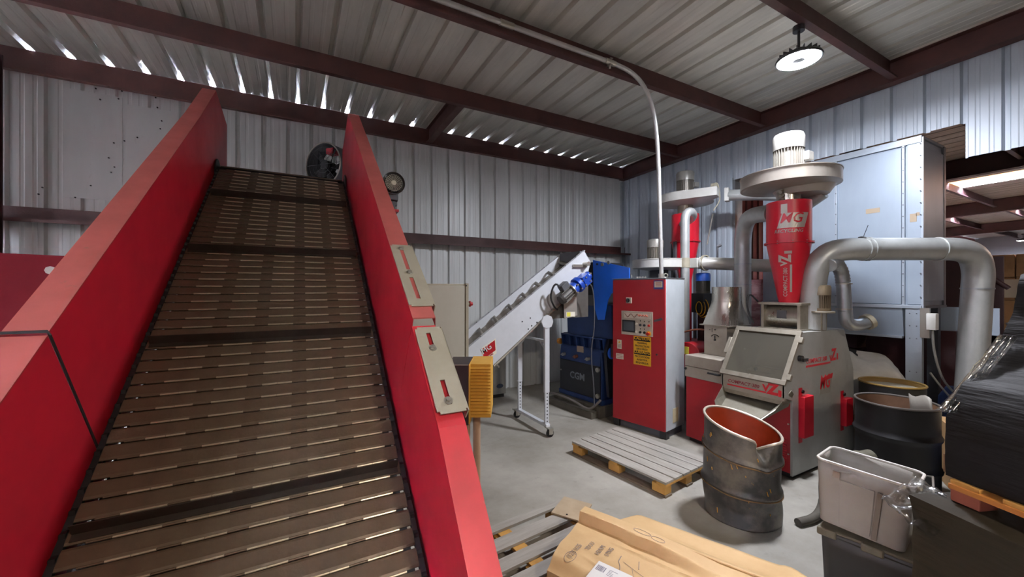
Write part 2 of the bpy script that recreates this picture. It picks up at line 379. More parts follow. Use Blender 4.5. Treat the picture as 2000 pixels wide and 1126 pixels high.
# adjustable joint plates
def joint_plate(A,B,wd,x0,slots,bolts):
    A=Vector((x0,A[0],A[1])); B=Vector((x0,B[0],B[1])); u=(B-A); L=u.length
    M=frame(A+Vector((0,0,.008)),(1,0,0),u)   # local x across, y along
    r=.02
    outer=[]
    for cx,cy,a0 in ((r,r,PI),(wd-r,r,1.5*PI),(wd-r,L-r,0),(r,L-r,.5*PI)):
        for k in range(5): outer.append((cx+r*math.cos(a0+k*PI/8),cy+r*math.sin(a0+k*PI/8)))
    # plate as strips around the slots
    mb=MB(); sx0,sx1=wd*.36,wd*.52
    cuts=sorted(slots); ys_=[0.0]
    for a,b in cuts: ys_+=[a*L,b*L]
    ys_.append(L)
    mb.box(0,sx0,r*.6,L-r*.6,0,.005,M=M); mb.box(sx1,wd,r*.6,L-r*.6,0,.005,M=M)
    mb.box(r*.6,sx0,0,r*.6,0,.005,M=M); mb.box(sx1,wd-r*.6,0,r*.6,0,.005,M=M); mb.box(r*.6,sx0,L-r*.6,L,0,.005,M=M); mb.box(sx1,wd-r*.6,L-r*.6,L,0,.005,M=M)
    for i in range(0,len(ys_),2): mb.box(sx0,sx1,ys_[i],ys_[i+1],0,.005,M=M)
    mb.box(wd-.005,wd,.0,L,-.05,.005,M=M)
    p=mb.build('joint_plate',M_beige,cv,smooth=False,label='beige slotted plate bolted over the right flange')
    for q in bolts:
        MB().cyl((wd*.44,q*L,.004),(wd*.44,q*L,.007),.019,n=16,M=M).cyl((wd*.44,q*L,.007),(wd*.44,q*L,.018),.011,n=6,M=M).build('bolt',M_zinc,p)
joint_plate((2.0,1.80),(2.5,2.16),.135,XR+.02,[(.1,.42),(.55,.9)],[.5,.93])
joint_plate((1.53,1.385),(1.9,1.70),.135,XR+.018,[(.08,.34),(.74,.92)],[.12,.72])
# drive motor
mt=bpy.data.objects.new('drive_motor',None); COL.objects.link(mt); mt.parent=cv; mt.location=(.95,4.75,3.12); mt['label']='grey geared motor with round fan grille on a red bracket'
ry=Matrix.Rotation(PI/2,4,'X')
MB().lathe([(.0,.0),(.10,.0),(.125,.02),(.128,.09)],32,M=ry).build('fan_cowl',M_grey,mt)
mb=MB().lathe([(.105,-.26),(.105,0)],32,cap=True,M=ry)
for k in range(24): mb.box(.1,.122,-.002,.002,-.25,-.01,M=ry@Matrix.Rotation(k*PI/12,4,'Z'))
mb.build('motor_body',mat('motor_brown','#6e4a33',.5,.2,'#4c3423',.5,6),mt)
mb=MB()
for r in (.03,.045,.06,.075,.09): mb.tube([(r*math.cos(2*PI*k/32),-.0935,r*math.sin(2*PI*k/32)) for k in range(32)],.0022,5,closed=True)
for k in range(24):
    c,s_=math.cos(k*PI/12),math.sin(k*PI/12); mb.cyl((.025*c,-.0935,.025*s_),(.1*c,-.0935,.1*s_),.0018,n=5)
mb.cyl((0,-.098,0),(0,-.09,0),.026,n=16)
mb.build('fan_grille',M_zinc,mt)
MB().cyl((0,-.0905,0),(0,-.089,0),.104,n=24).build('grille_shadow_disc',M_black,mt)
MB().box(-.3,.1,.2,.36,-.2,-.06).cyl((-.05,0,-.15),(.06,0,-.15),.05).box(-.05,.05,-.06,.2,-.19,-.11).build('gearbox',M_greyd,mt,bevel=.006)
MB().box(-.45,.06,-.08,.3,-.33,-.3).box(-.45,-.02,-.02,.0,-.42,-.33).build('bracket',M_red,mt,bevel=.002)
MB().box(-.06,.03,-.03,.1,-.3,-.2).build('mount_block',M_greyd,mt)
# ---------------------------------------------------------------- red hopper machine at far left
t=thing('red_hopper','dark red steel hopper plate with bolts left of the big conveyor','machine',(-8.35,-3.5,0))
mb=MB().prism([(-.6,.4),(.55,.4),(.75,1.2),(.75,2.08),(.35,2.09),(.18,1.99),(-.6,1.97)],'y',0,.02); mb.build('front_plate',mat('dark_red','#5c0d17',.8,0,'#430a12',.4,3,spec=.15),t)
MB().box(-.5,.65,.02,.5,.45,1.9).build('body',MATS['dark_red'],t)
for x,z in ((.62,2.0),(.13,1.9)): MB().cyl((x,-.012,z),(x,0,z),.022,n=8).build('bolt',M_zinc,t)
MB().box(-.6,.15,-.02,-.004,1.92,2.0).build('yellow_strip',mat('yellow_paint','#b58a1d',.5),t)
for x in (-.45,.55): MB().box(x,x+.08,.1,.4,0,.46).build('leg',M_steeldk,t)
# ---------------------------------------------------------------- red control cabinet (local x along its front, y into it)
M_redcab=mat('cabinet_red','#a3161f',.42,0,'#7a1018',.35,2)
M_label=mat('label_paper','#d8d2bf',.6); M_yel=mat('sign_yellow','#e0a91a',.5); M_ink=mat('ink_black','#17130f',.6)
M_panel=mat('panel_beige','#b8b0a0',.5,0,'#9a9080',.4,8)
def box(name,par,m,*b,bevel=.003,label=None,M=None): return MB().box(*b,M=M).build(name,m,par,bevel=bevel,label=label)
def front(x,z,y=0): return frame((x,y,z),(1,0,0),(0,0,1))     # text matrix on a face looking along -y
t=cab=thing('control_cabinet','tall red control cabinet with touch panel and yellow caution sign','cabinet',(-2.652,-2.473,0),math.radians(-78.4))
box('body',t,mat('cabinet_side_grey','#aab0b3',.42,.1,'#8f9598',.4,3),0,.78,.02,.5,.1,2.03,bevel=.006)
box('plinth',t,M_greyd,.03,.75,.05,.48,0,.1,bevel=0)
for x in (0,.69): box('foot',t,M_blackp,x,x+.09,.02,.1,0,.1,bevel=0)
door=box('door',t,M_redcab,0,.775,0,.02,.1,2.015,bevel=.004)
box('top_lip',t,M_galv,-.01,.79,-.012,.5,2.03,2.036)
p=MB().box(.144,.61,-.008,0,1.277,1.597).build('operator_panel',M_panel,t,bevel=.002)
MB().box(.19,.58,-.0095,-.008,1.505,1.575).build('logo_strip',mat('strip_pale','#cfc6b8',.5),p)
MB().tube([(.2+.012*i,-.011,1.54+.022*math.cos(i*.75+.3)) for i in range(18)],.005,5).build('wavy_mark',mat('mark_brown','#6d4434',.5),p)
MB().tube([(.4+.012*i,-.011,1.545+.01*math.cos(i*1.9)) for i in range(13)],.008,5).build('wavy_mark',mat('mark_red','#a8563e',.5),p)
MB().box(.16,.36,-.014,-.008,1.315,1.475).build('screen_bezel',M_blackp,p,bevel=.003)
MB().box(.182,.34,-.0155,-.014,1.335,1.455).build('screen',mat('screen_glass','#4a5054',.15),p)
for x,z,c in ((.435,1.42,'#20252c'),(.495,1.42,'#20252c'),(.56,1.42,'#b3261c'),(.435,1.325,'#1b1b1b'),(.495,1.325,'#1b1b1b'),(.378,1.43,'#d8d2c4'),(.378,1.325,'#d8d2c4')):
    MB().cyl((x,-.008,z),(x,-.022,z),.017,.015,n=16).build('push_button',mat('btn'+c,c,.35),p)
MB().cyl((.555,-.008,1.315),(.555,-.011,1.315),.034,n=20).build('emergency_stop_ring',M_yel,p); MB().cyl((.553,-.011,1.315),(.553,-.04,1.315),.02,.022,n=16).build('emergency_stop_button',mat('btn#b3261c','#b3261c'),p)
for x,z in ((.435,1.475),(.495,1.47),(.56,1.47),(.435,1.37),(.495,1.37)): MB().cyl((x,-.008,z),(x,-.0095,z),.008,n=8).build('symbol',M_ink,p)
s=MB().box(.222,.305,-.02,0,1.70,1.778).build('main_switch',M_panel,t,bevel=.004); MB().cyl((.258,-.02,1.739),(.258,-.032,1.739),.026,n=16).box(.252,.264,-.05,-.02,1.71,1.768).build('switch_knob',M_blackp,s)
# caution sign
sg=MB().box(.33,.583,-.003,0,.893,1.268).build('caution_sign',M_yel,t,label='yellow CAUTION and CUIDADO hearing protection sign')
for z0 in (1.208,1.028): MB().box(.338,.575,-.0036,-.003,z0,z0+.05).build('black_band',M_ink,sg)
text('CAUTION',.052,front(.4565,1.216,-.0045),M_yel,'lettering',sg,align='CENTER',bold=.0012)
text('CUIDADO',.052,front(.4565,1.036,-.0045),M_yel,'lettering',sg,align='CENTER',bold=.0012)
for s_,z in (('HEARING',1.165),('PROTECTION',1.125),('REQUIRED',1.086),('PROTECCIÓN',.985),('AUDITIVA',.945),('REQUERIDA',.905)):
    text(s_,.034,front(.4565,z,-.0038),M_ink,'lettering',sg,align='CENTER',bold=.0006)
l=MB().box(.073,.144,-.002,0,1.07,1.195).build('warning_label',M_label,t); MB().prism([(.09,1.15),(.127,1.15),(.1085,1.183)],'y',-.003,-.002).build('yellow_triangle',M_yel,l)
for k in range(5): MB().box(.085,.132,-.0027,-.002,1.085+.011*k,1.088+.011*k).build('text_line',M_ink,l)
for z0 in (.93,.97):
    l=MB().box(.054,.173,-.002,0,z0,z0+.036).build('white_label',M_label,t); MB().box(.065,.16,-.0027,-.002,z0+.016,z0+.021).build('text_line',mat('ink_red','#9c3b30',.6),l)
l=MB().box(.62,.753,-.002,0,1.89,2.003).build('blue_edged_label',mat('label_blue','#2b3478',.5),t); MB().box(.633,.74,-.003,-.002,1.915,1.99).build('label_face',M_label,l)
for z0 in (1.93,1.95,1.968): MB().box(.65,.725,-.0037,-.003,z0,z0+.007).build('text_line',mat('ink_red','#9c3b30',.6),l)
MB().box(-.06,.06,-.0015,0,-.014,.014,M=Matrix.Translation((.68,0,1.5))@Matrix.Rotation(-.3,4,'Y')).build('tape_strip',M_greyd,t)
MB().cyl((.665,-.01,1.06),(.665,0,1.06),.012,n=10).build('door_lock',M_blackp,t)
MB().box(-.035,-.002,.0,.05,.93,1.12).build('side_handle',M_steeldk,t,bevel=.004)
MB().box(.79-.01,.79-.004,.18,.32,.18,.36,).build('filter_grille',mat('filter_cream','#b3a788',.6),t,bevel=.002)
for x in (.3,.34,.38,.42): MB().cyl((x+.02,.1,2.036),(x+.02,.1,2.06),.014,n=10).build('cable_gland',M_white,t)
for x in (.2,.72):
    MB().tube([(x+.025*math.cos(2*PI*k/16),.12,2.066+.025*math.sin(2*PI*k/16)) for k in range(16)],.007,6,closed=True).build('lifting_eye',M_zinc,t)
# ---------------------------------------------------------------- conduit along the purlin and down to the cabinet
M_cond=mat('conduit_grey','#b9b9b6',.35,.35,'#8d8c88',.4,8)
t=thing('conduit_pipe','long grey conduit running along the roof purlin and down to the red cabinet','pipe')
pts=[(-12,-3.2,4.50),(-3.32,-3.2,4.50),(-3.1,-3.19,4.47),(-2.87,-3.175,4.36),(-2.67,-3.165,4.16),(-2.56,-3.155,3.9),(-2.5,-3.145,3.4),(-2.445,-3.13,2.04)]
pts=[(-12,-3.2,4.50),(-3.32,-3.2,4.50)]+[tuple(Vector(p)) for p in smooth_path([(-3.3,-3.2,4.50),(-3.05,-3.2,4.48),(-2.82,-3.18,4.40),(-2.64,-3.165,4.18),(-2.555,-3.155,3.85),(-2.51,-3.145,3.4)],2)][1:]+[(-2.43,-3.12,2.04)]
MB().tube(pts,.026,14).build('pipe_run',M_cond,t)
for a,b in (((-3.45,-3.2,4.5),(-3.3,-3.2,4.498)),((-4.8,-3.2,4.5),(-4.65,-3.2,4.5))): MB().cyl(a,b,.032,n=14).build('coupling',M_zinc,t)
MB().cyl((-2.432,-3.12,2.036),(-2.432,-3.12,2.09),.036,n=14).build('connector',M_zinc,t)
for x in (-3.38,-6.5,-8.5): MB().box(x-.02,x+.02,-3.235,-3.17,4.46,4.466).box(x-.02,x+.02,-3.235,-3.1,4.531,4.535).cyl((x,-3.2,4.43),(x,-3.2,4.47),.012,n=8).build('pipe_clamp',M_zinc,t)
# ---------------------------------------------------------------- white incline conveyor
M_wht=mat('machine_white','#c9ccd0',.35,.1,'#a9acae',.3,4)
M_whtd=mat('belt_grey','#8b867b',.6,0,'#6d675d',.5,6)
t=thing('small_incline_conveyor','narrow white incline conveyor on a wheeled stand feeding the blue granulator','conveyor',(0,0,0))
yn,yf=-2.3,-1.78
def zt(x): return 2.421+.704*(x+3.02)
side=[(-5.0,.6),(-4.426,.968),(-3.58,1.61),(-3.3,1.82),(-2.96,2.1),(-2.905,2.27),(-3.02,2.421),(-4.9,zt(-4.9))]
for y,o_ in ((yn,1),(yf,-1)):
    MB().prism(side,'y',y,y+.02*o_).build('side_wall',M_wht,t,smooth=False)
    mb=MB(); 
    for x0,x1 in ((-4.9,-3.02),):
        mb.add([(x0,y-.02,zt(x0)),(x1,y-.02,zt(x1)),(x1,y+.03,zt(x1)),(x0,y+.03,zt(x0)),(x0,y-.02,zt(x0)+.012),(x1,y-.02,zt(x1)+.012),(x1,y+.03,zt(x1)+.012),(x0,y+.03,zt(x0)+.012)],[(0,3,2,1),(4,5,6,7),(0,1,5,4),(1,2,6,5),(2,3,7,6),(3,0,4,7)])
    mb.build('top_rail',M_wht,t,smooth=False)
    for k in range(9):
        x=-4.6+k*.18; MB().cyl((x,y,zt(x)+.01),(x,y,zt(x)+.018),.009,n=8).build('screw',M_greyd,t)
MB().prism([(-5,.93),(-2.98,2.36-.06),(-2.98,2.25),(-5,.83)],'y',yn+.02,yf-.02).build('belt',M_whtd,t,smooth=False)
for k in range(8):
    x=-4.75+k*.22; z=.93+.7035*(x+5)+.0; MB().add([(x-.02,yn+.03,z),(x+.02,yn+.03,z+.03),(x+.14,yf-.04,z+.115),(x+.1,yf-.04,z+.085)],[(0,1,2,3)]).build('cleat',M_whtd,t,solid=.02)
MB().prism([(-3.08,2.1),(-2.93,2.1),(-2.905,2.27),(-3.02,2.421),(-3.08,2.421)],'y',yn+.02,yf-.02).build('head_cover',M_greyd,t,smooth=False)
# bottom rail tube
MB().cyl((-4.43,yn-.015,.955),(-3.45,yn-.015,1.695),.017,n=10).build('lower_rail',M_zinc,t)
for x,z in ((-4.4,.97),(-4.38,.95),(-3.66,1.545),(-3.64,1.57)): MB().cyl((x,yn-.05,z),(x,yn,z),.014,n=8).build('bolt',M_zinc,t)
for dx,dz in ((-4.02,1.48),(-3.9,1.52),(-3.88,1.42),(-3.8,1.46),(-3.93,1.38)): MB().cyl((dx,yn-.004,dz),(dx,yn,dz),.009,n=8).build('bolt_hole',M_blackp,t)
# discharge chute below head
MB().prism([(-3.62,1.62),(-3.34,1.8),(-3.1,1.98),(-2.9,2.1),(-2.9,1.5),(-3.6,1.49)],'y',yn+.06,yf-.05).build('chute_body',mat('chute_steel','#77756f',.35,.6,'#5b5954',.5,5),t,smooth=False)
MB().prism([(-3.37,1.72),(-3.16,1.9),(-3.14,1.53),(-3.36,1.49)],'y',yn+.0,yn+.012).build('chute_flap',mat('chute_flap','#b5b2aa',.3,.6),t,smooth=False)
l=MB().box(-3.33,-3.18,yn-.002,yn,1.515,1.58).build('warning_sticker',M_label,t); MB().box(-3.32,-3.26,yn-.003,yn-.002,1.52,1.575).build('yellow_part',mat('lime_label','#c9c24a',.5),l)
# gearmotor (axis along the incline, lower end = motor)
dv=Vector((.385,0,.275)).normalized(); O=Vector((-3.42,yn-.17,1.84))
def along(a,off=(0,0,0)): return tuple(O+dv*a+Vector(off))
g=bpy.data.objects.new('gear_motor',None); COL.objects.link(g); g.parent=t; g['label']='blue gearbox with a small grey motor'
M_blue=mat('gear_blue','#1c46a8',.35,.2,'#12307a',.4,10)
MB().cyl(along(-.13),along(.05),.075,n=20).cyl(along(-.16),along(-.13),.062,.075,n=20).build('motor_can',mat('motor_grey','#4c4a48',.4,.4),g)
mb=MB()
for k in range(12):
    a=2*PI*k/12; e1=Vector((0,1,0)); e2=dv.cross(e1); c=e1*math.cos(a)*.08+e2*math.sin(a)*.08
    mb.cyl(tuple(O+dv*(-.12)+c),tuple(O+dv*.04+c),.004,n=4)
mb.build('motor_fin',M_zinc,g)
MB().cyl(along(.05),along(.065),.1,n=24).build('motor_flange',M_zinc,g)
MB().cyl(along(.065),along(.16),.095,.075,n=20).cyl(along(.16),along(.22),.105,n=20).box(-.06,.06,-.09,.05,-.07,.07,M=Matrix.Translation(along(.3))@Matrix.Rotation(-.62,4,'Y')).cyl(along(.34),along(.42),.06,n=12).build('gear_case',M_blue,g,bevel=.004)
for a in (.1,.19,.27,.36):
    for s_ in (-1,1): MB().cyl(along(a,(0,-.1,.05*s_)),along(a,(0,-.075,.05*s_)),.012,n=6).build('bolt',M_zinc,g)
MB().box(-.06,.06,-.05,.05,-.02,.06,M=Matrix.Translation(along(-.03,(-.04,0,.09)))@Matrix.Rotation(-.62,4,'Y')).build('terminal_box',M_greyd,g,bevel=.005)
MB().cyl((-3.02,yn-.1,2.24),(-3.02,yn,2.24),.03,n=14).box(-3.22,-2.99,yn-.03,yn,2.19,2.23).build('bearing',M_zinc,g)
MB().tube(smooth_path([along(-.1,(-.05,-.02,.12)),(-3.62,yn-.15,1.98),(-3.68,yn-.12,1.8),(-3.6,yn-.1,1.66),(-3.52,yn-.06,1.62)],2),.012,8).build('cable',M_black,g)
MB().tube(smooth_path([along(.36,(.02,-.02,-.06)),(-2.98,yn-.15,1.9),(-2.93,yn-.12,1.4),(-2.95,yn-.05,1.0),(-2.86,yn-.02,.5),(-2.84,yn,.24)],2),.009,6).build('hanging_cable',M_greyd,g)
# MG sticker
def xz(a,b): return (a,b)
st=[(-4.585,1.185),(-4.40,1.29),(-4.385,1.105),(-4.57,.995)]
s=MB().prism(st,'y',yn-.003,yn).build('sticker',M_label,t,smooth=False,label='red and white MG RECYCLING sticker')
st2=[(-4.575,1.175),(-4.41,1.27),(-4.40,1.145),(-4.562,1.05)]
MB().prism(st2,'y',yn-.004,yn-.003).build('red_field',M_redcab,s,smooth=False)
sl=(.165,0,.098)
text('MG',.105,frame((-4.558,yn-.0055,1.088),sl,(0,0,1)),M_white,'lettering',s,bold=.0006,sx=.9)
text('RECYCLING',.032,frame((-4.565,yn-.0045,1.012),sl,(0,0,1)),M_redcab,'lettering',s,bold=.0008,sx=.95)
# wheeled stand
sd=bpy.data.objects.new('wheeled_stand',None); COL.objects.link(sd); sd.parent=t
xs=-3.69
for y,z1 in ((-2.36,1.46),(-1.66,1.5)):
    MB().box(xs-.035,xs+.035,y-.02,y+.02,.55,z1).build('upper_leg',M_wht,sd,bevel=.004)
    mb=MB().box(xs-.028,xs+.028,y-.016,y+.016,.12,.6); mb.build('lower_leg',M_wht,sd,bevel=.003)
    for k in range(9): MB().cyl((xs,y-.0185,.18+.045*k),(xs,y-.0155,.18+.045*k),.009,n=8).build('adjust_hole',M_blackp,sd)
MB().cyl((xs,-2.385,1.47),(xs,-2.365,1.47),.09,n=8).build('pivot_plate',M_wht,sd)
MB().box(xs-.03,xs+.03,-2.40,-1.62,.11,.15).build('foot_bar',M_wht,sd,bevel=.004)
MB().box(xs-.02,xs+.02,-2.36,-1.66,1.2,1.23).build('cross_bar',M_wht,sd,bevel=.003)
for a,b in (((xs,-2.36,1.08),(xs,-2.2,1.21)),((xs,-1.66,1.08),(xs,-1.82,1.21))): MB().cyl(a,b,.014,n=8).build('brace',M_wht,sd)
for y in (-2.44,-1.58):
    w_=MB().cyl((xs-.0,y-.015,.05),(xs-.0,y+.015,.05),.05,n=20).build('wheel',M_black,sd)
    MB().box(xs-.03,xs+.03,y-.03,y-.02,.04,.11).box(xs-.03,xs+.03,y+.02,y+.03,.04,.11).box(xs-.035,xs+.035,y-.035,y+.08,.105,.118).cyl((xs,y-.035,.05),(xs,y+.035,.05),.012,n=8).build('caster_fork',M_zinc,w_)
# ---------------------------------------------------------------- blue granulator
M_dkb=mat('granulator_blue','#16305f',.45,.1,'#0d1c3c',.5,4); M_bb=mat('bright_blue','#2272f0',.35,0,'#164fb2',.3,3); M_blk=mat('granulator_black','#15161b',.5,0,'#24242a',.5,5)
t=thing('granulator','dark blue granulator with black front door and bright blue hopper plate','machine',(-2.662,-1.262,0),math.radians(-84.2))
MB().box(-.06,.95,-.1,.95,.0,.17).build('steel_skid',mat('skid_grey','#5b564b',.6,.1,'#3d3932',.6,4),t,bevel=.005)
MB().box(.0,.9,.0,.8,.2,.95).build('body',M_dkb,t,bevel=.006)
MB().box(-.02,.92,-.03,.8,.17,.245).build('base_tray',M_dkb,t,bevel=.004)
d=MB().box(.0,.88,-.025,0,.25,.74).build('front_door',M_blk,t,bevel=.004)
text('CGM',.15,front(.24,.44,-.027),mat('faded_white','#6d7278',.6),'lettering',d,bold=.003)
for z in (.69,.3): MB().cyl((.848,-.05,z),(.848,-.02,z),.035,n=14).build('door_stud',M_zinc,d)
for z in (.5,): MB().cyl((.03,-.035,z+.06),(.03,-.02,z+.06),.012,n=8).build('door_stud',M_zinc,d)
b=MB().prism([(-.03,.745),(0.0,.97),(.05,.97),(.05,.745)],'x',0,.89).build('knife_band',M_dkb,t,smooth=False)
for x,m in ((.115,M_zinc),(.395,mat('rust','#7a4a35',.7)),(.66,M_zinc)):
    mb=MB().cyl((x,-.075,.825),(x,-.02,.83),.028,n=12).cyl((x-.05,-.06,.815),(x+.05,-.06,.835),.01,n=8); mb.build('clamp_bolt',m,b)
MB().box(.385,.53,-.012,-.004,.9,.995,M=Matrix.Translation((0,0,0))).build('data_plate',mat('plate_tan','#a38f7d',.5,.3),b)
mb=MB().box(.03,.95,-.03,.05,1.14,1.165).box(.03,.95,-.01,.03,.955,.985)
for x in (.04,.22,.38,.54,.7,.86,.94): mb.prism([(-.0,.97),(-.03,1.15),(.06,1.15),(.06,.97)],'x',x-.008,x+.008)
mb.build('ribbed_flange',M_dkb,t,smooth=False)
MB().box(.0,.95,.05,.75,.95,1.17).build('cutting_chamber',M_dkb,t,bevel=.004)
MB().cyl((-.08,.02,1.02),(-.02,.02,1.02),.05,n=10).build('yellow_knob',mat('knob_orange','#b87a22',.5),t)
MB().prism([(-.02,.95),(.05,1.15),(.6,1.15),(.7,.3),(.05,.3)],'x',.95,1.0).build('belt_guard',M_blk,t,smooth=False)
MB().lathe([(.0,.02),(.07,.02),(.09,0)],20,M=Matrix.Translation((1.0,.1,.95))@Matrix.Rotation(PI/2,4,'Y')).build('end_cap',M_bb,t)
# hopper
MB().prism([(.0,1.17),(-.02,1.66),(.62,1.66),(.62,1.17)],'x',.16,1.1).build('hopper_base',M_dkb,t,smooth=False)
MB().box(.33,.75,-.02,.0,1.64,1.8).build('hopper_grey_flap',M_greyd,t)
MB().box(.22,.78,.0,.62,1.66,2.3).build('hopper_curtain',mat('curtain_black','#101013',.7),t,smooth=False)
MB().tube(smooth_path([(-.2,-.2,.03),(-.18,-.2,.13),(-.05,-.2,.2),(.5,-.22,.2),(.8,-.22,.13),(.9,-.2,.16),(1.02,-.16,.3)],2),.018,8).build('floor_pipe',mat('pipe_dull','#77706a',.4,.5),t)
MB().box(-.13,.9,-.22,.0,0,.1).build('skid_step',MATS['skid_grey'],t,bevel=.004)
for x,z in ((.1,.35),(.1,.05)): pass
pl=thing('x','y','z'); bpy.data.objects.remove(pl)
poly=[(-2.47,2.336),(-1.7,2.237),(-1.7,1.95),(-2.02,1.86),(-2.14,1.72),(-2.2,1.55),(-2.26,1.424),(-2.385,1.42),(-2.47,1.66)]
import mathutils
Mi=(Matrix.Translation((-2.662,-1.262,0))@Matrix.Rotation(math.radians(-84.2),4,'Z')).inverted()
poly=[(.766,2.328),(1.437,2.183),(1.437,1.9),(1.12,1.83),(1.06,1.74),(1.03,1.64),(.985,1.444),(.866,1.436),(.785,1.66)]
hp=MB().prism(poly,'y',-.05,-.035).build('hopper_side_plate',M_bb,t,smooth=False,label='bright blue hopper side plate')
for x,z in ((.86,2.26),(.96,2.25),(1.08,2.27),(1.36,2.0)):
    MB().cyl((x,-.065,z),(x,-.05,z),.026 if x>.9 else .015,n=12).build('bolt',M_zinc if x>.9 else M_black,hp)
# ---------------------------------------------------------------- grey electrical cabinet, low housing, yellow box
t=thing('grey_cabinet','beige grey steel cabinet with a red switch behind the big conveyor','cabinet',(-5.62,-2.7,0))
MB().box(0,.7,.02,.4,.12,1.95).build('body',M_beige,t,bevel=.005)
MB().box(.0,.655,0,.02,.14,1.93).build('door',mat('cabinet_beige','#a6a395',.5,0,'#97917f',.4,3),t,bevel=.004)
MB().box(.665,.7,-.004,.02,.14,1.955).build('hinge_edge',M_beige,t,bevel=.003)
MB().cyl((.672,-.008,1.93),(.672,-.004,1.93),.008,n=8).build('screw',M_blackp,t)
for x in (.02,.62): MB().box(x,x+.06,.04,.38,0,.12).build('foot',M_greyd,t)
MB().cyl((.7,.1,1.73),(.735,.1,1.73),.028,n=16).cyl((.735,.1,1.73),(.75,.1,1.73),.016,n=12).build('switch_base',M_beige,t)
MB().cyl((.75,.1,1.73),(.763,.1,1.73),.032,n=16).cyl((.763,.1,1.73),(.785,.1,1.73),.02,n=12).build('red_switch_knob',M_redcab,t)
t=thing('floor_housing','low grey machine housing with an oval badge under the white conveyor','housing',(-4.6,-.5,0))
MB().box(0,1.3,0,.42,.06,1.15).build('body',M_grey,t,bevel=.006); MB().box(.03,1.27,.02,.4,0,.06).build('plinth',M_blackp,t)
MB().lathe([(0,.004),(.05,.004),(.055,0)],20,M=Matrix.Translation((1.18,0,.2))@Matrix.Rotation(PI/2,4,'X')@Matrix.Diagonal((1.2,.7,1,1))).build('oval_badge',mat('badge','#39465c',.4),t)
t=thing('junction_housing','black and yellow louvred junction box on pipe legs beside the red side panel','box',(-5.385,-3.82,0),-math.radians(28.8))
# local x right, y away from the camera side
YB=M_yelp=mat('yellow_plastic','#c9993a',.5,0,'#a87c2c',.4,5)
MB().box(-.17,.0,.0,.36,.85,1.316).build('black_case',mat('case_brown','#2b2326',.45),t,bevel=.004)
MB().box(-.165,-.002,-.002,.0,1.31,1.318).build('case_edge',M_grey,t)
mb=MB().box(.0,.17,.03,.38,.9,1.316).box(.0,.012,-.005,.38,.86,1.318)
yb=mb.build('yellow_case',YB,t,bevel=.004)
for k in range(15): MB().prism([(.03,.925+k*.025),(.016,.932+k*.025),(.03,.945+k*.025)],'x',.012,.165).build('louvre',YB,yb,smooth=False)
MB().cyl((.05,.15,0),(.05,.15,.9),.03,n=14).build('pipe_leg',mat('pipe_tan','#a98a70',.5,.1,'#8c6d55',.5,6),t)
MB().cyl((-.03,.2,0),(-.03,.2,.86),.022,n=14).build('pipe_leg',MATS['pipe_tan'],t)
MB().tube([(-.05,.16,.86),(-.06,.15,.7),(-.04,.18,.4),(-.05,.2,0)],.014,8).build('red_hose',M_red,t)
# ---------------------------------------------------------------- wall fan
t=thing('wall_fan','round black drum fan with wire guard mounted on the back wall','fan',(-6.12,-.5,3.62),math.radians(-48))
ry=Matrix.Rotation(PI/2,4,'X')
MB().lathe([(.29,-.12),(.3,-.1),(.3,.1),(.29,.12)],36,M=ry).build('drum_shell',M_greyd,t,solid=.006)
for sy in (-.125,.125):
    mb=MB().tube([(.3*math.cos(2*PI*k/36),sy,.3*math.sin(2*PI*k/36)) for k in range(36)],.009,6,closed=True)
    mb.build('guard_ring',M_zinc,t)
    mb=MB()
    for r in (.06,.12,.18,.24): mb.tube([(r*math.cos(2*PI*k/28),sy,r*math.sin(2*PI*k/28)) for k in range(28)],.002,4,closed=True)
    for k in range(8): c,s_=math.cos(k*PI/4),math.sin(k*PI/4); mb.cyl((.04*c,sy,.04*s_),(.3*c,sy,.3*s_),.003,n=4)
    mb.build('wire_guard',M_greyd,t)
for k in range(5):
    MB().grid(lambda u,v:((.06+.2*u),(v-.5)*.09,(v-.5)*(.06+.12*u)),5,3,M=Matrix.Rotation(k*2*PI/5,4,'Y')).build('blade',M_black,t,solid=.004)
MB().cyl((0,-.1,0),(0,.06,0),.07,n=16).build('motor',M_black,t); MB().box(-.05,.07,-.02,.1,.18,.26).build('red_switch_box',M_red,t)
MB().box(-.02,.02,-.02,.02,-.4,-.3).cyl((0,0,-.38),(.35,.1,-.38),.02,n=8).build('wall_bracket',M_steelred,t)
# ---------------------------------------------------------------- helpers for things modelled in room coordinates
def rebase(t,base):
    b=Vector(base); t.location=b
    for c in t.children: c.location=Vector(c.location)-b
def wrap(o,c,rf_,a0,up=False):
    # bend a flat mesh (x across, y up, z out) round a vertical body at c with radius rf_(z)
    for v in o.data.vertices:
        x,y,z=v.co; z+=(.003 if 'lettering' in o.name else 0)
        r=rf_(y); a=a0+x/r; v.co=(c[0]+(r+z)*math.cos(a),c[1]+(r+z)*math.sin(a),y)
    return o
def flat(poly,z0,z1,name,m,par,label=None): return MB().prism(poly,'z',z0,z1).build(name,m,par,smooth=False,label=label)
M_cyc=mat('cyclone_red','#c5162a',.3,0,'#a01022',.3,3)
M_ss=mat('brushed_steel','#b3ada2',.25,.9,'#8b8477',.5,6,stretch=(1,1,.2))
M_ssd=mat('dull_steel','#9c9587',.4,.6,'#6f6757',.6,6)
M_duct=mat('duct_galvanised','#b4b7b5',.36,.5,'#878a88',.5,3,stretch=(1,1,1),fine=('#7b7361',7,.4,.6,.75))
M_disc=mat('fan_housing_grey','#a39c92',.35,.3,'#827b70',.4,3)
M_disc2=mat('fan_housing_white','#c6c6c0',.35,.2,'#9d9a90',.4,3)
M_mot=mat('motor_silver','#7a766e',.35,.5,'#7f786c',.5,8)
M_motw=mat('motor_cap','#7d7b76',.3,.3,'#a8a59b',.4,6)
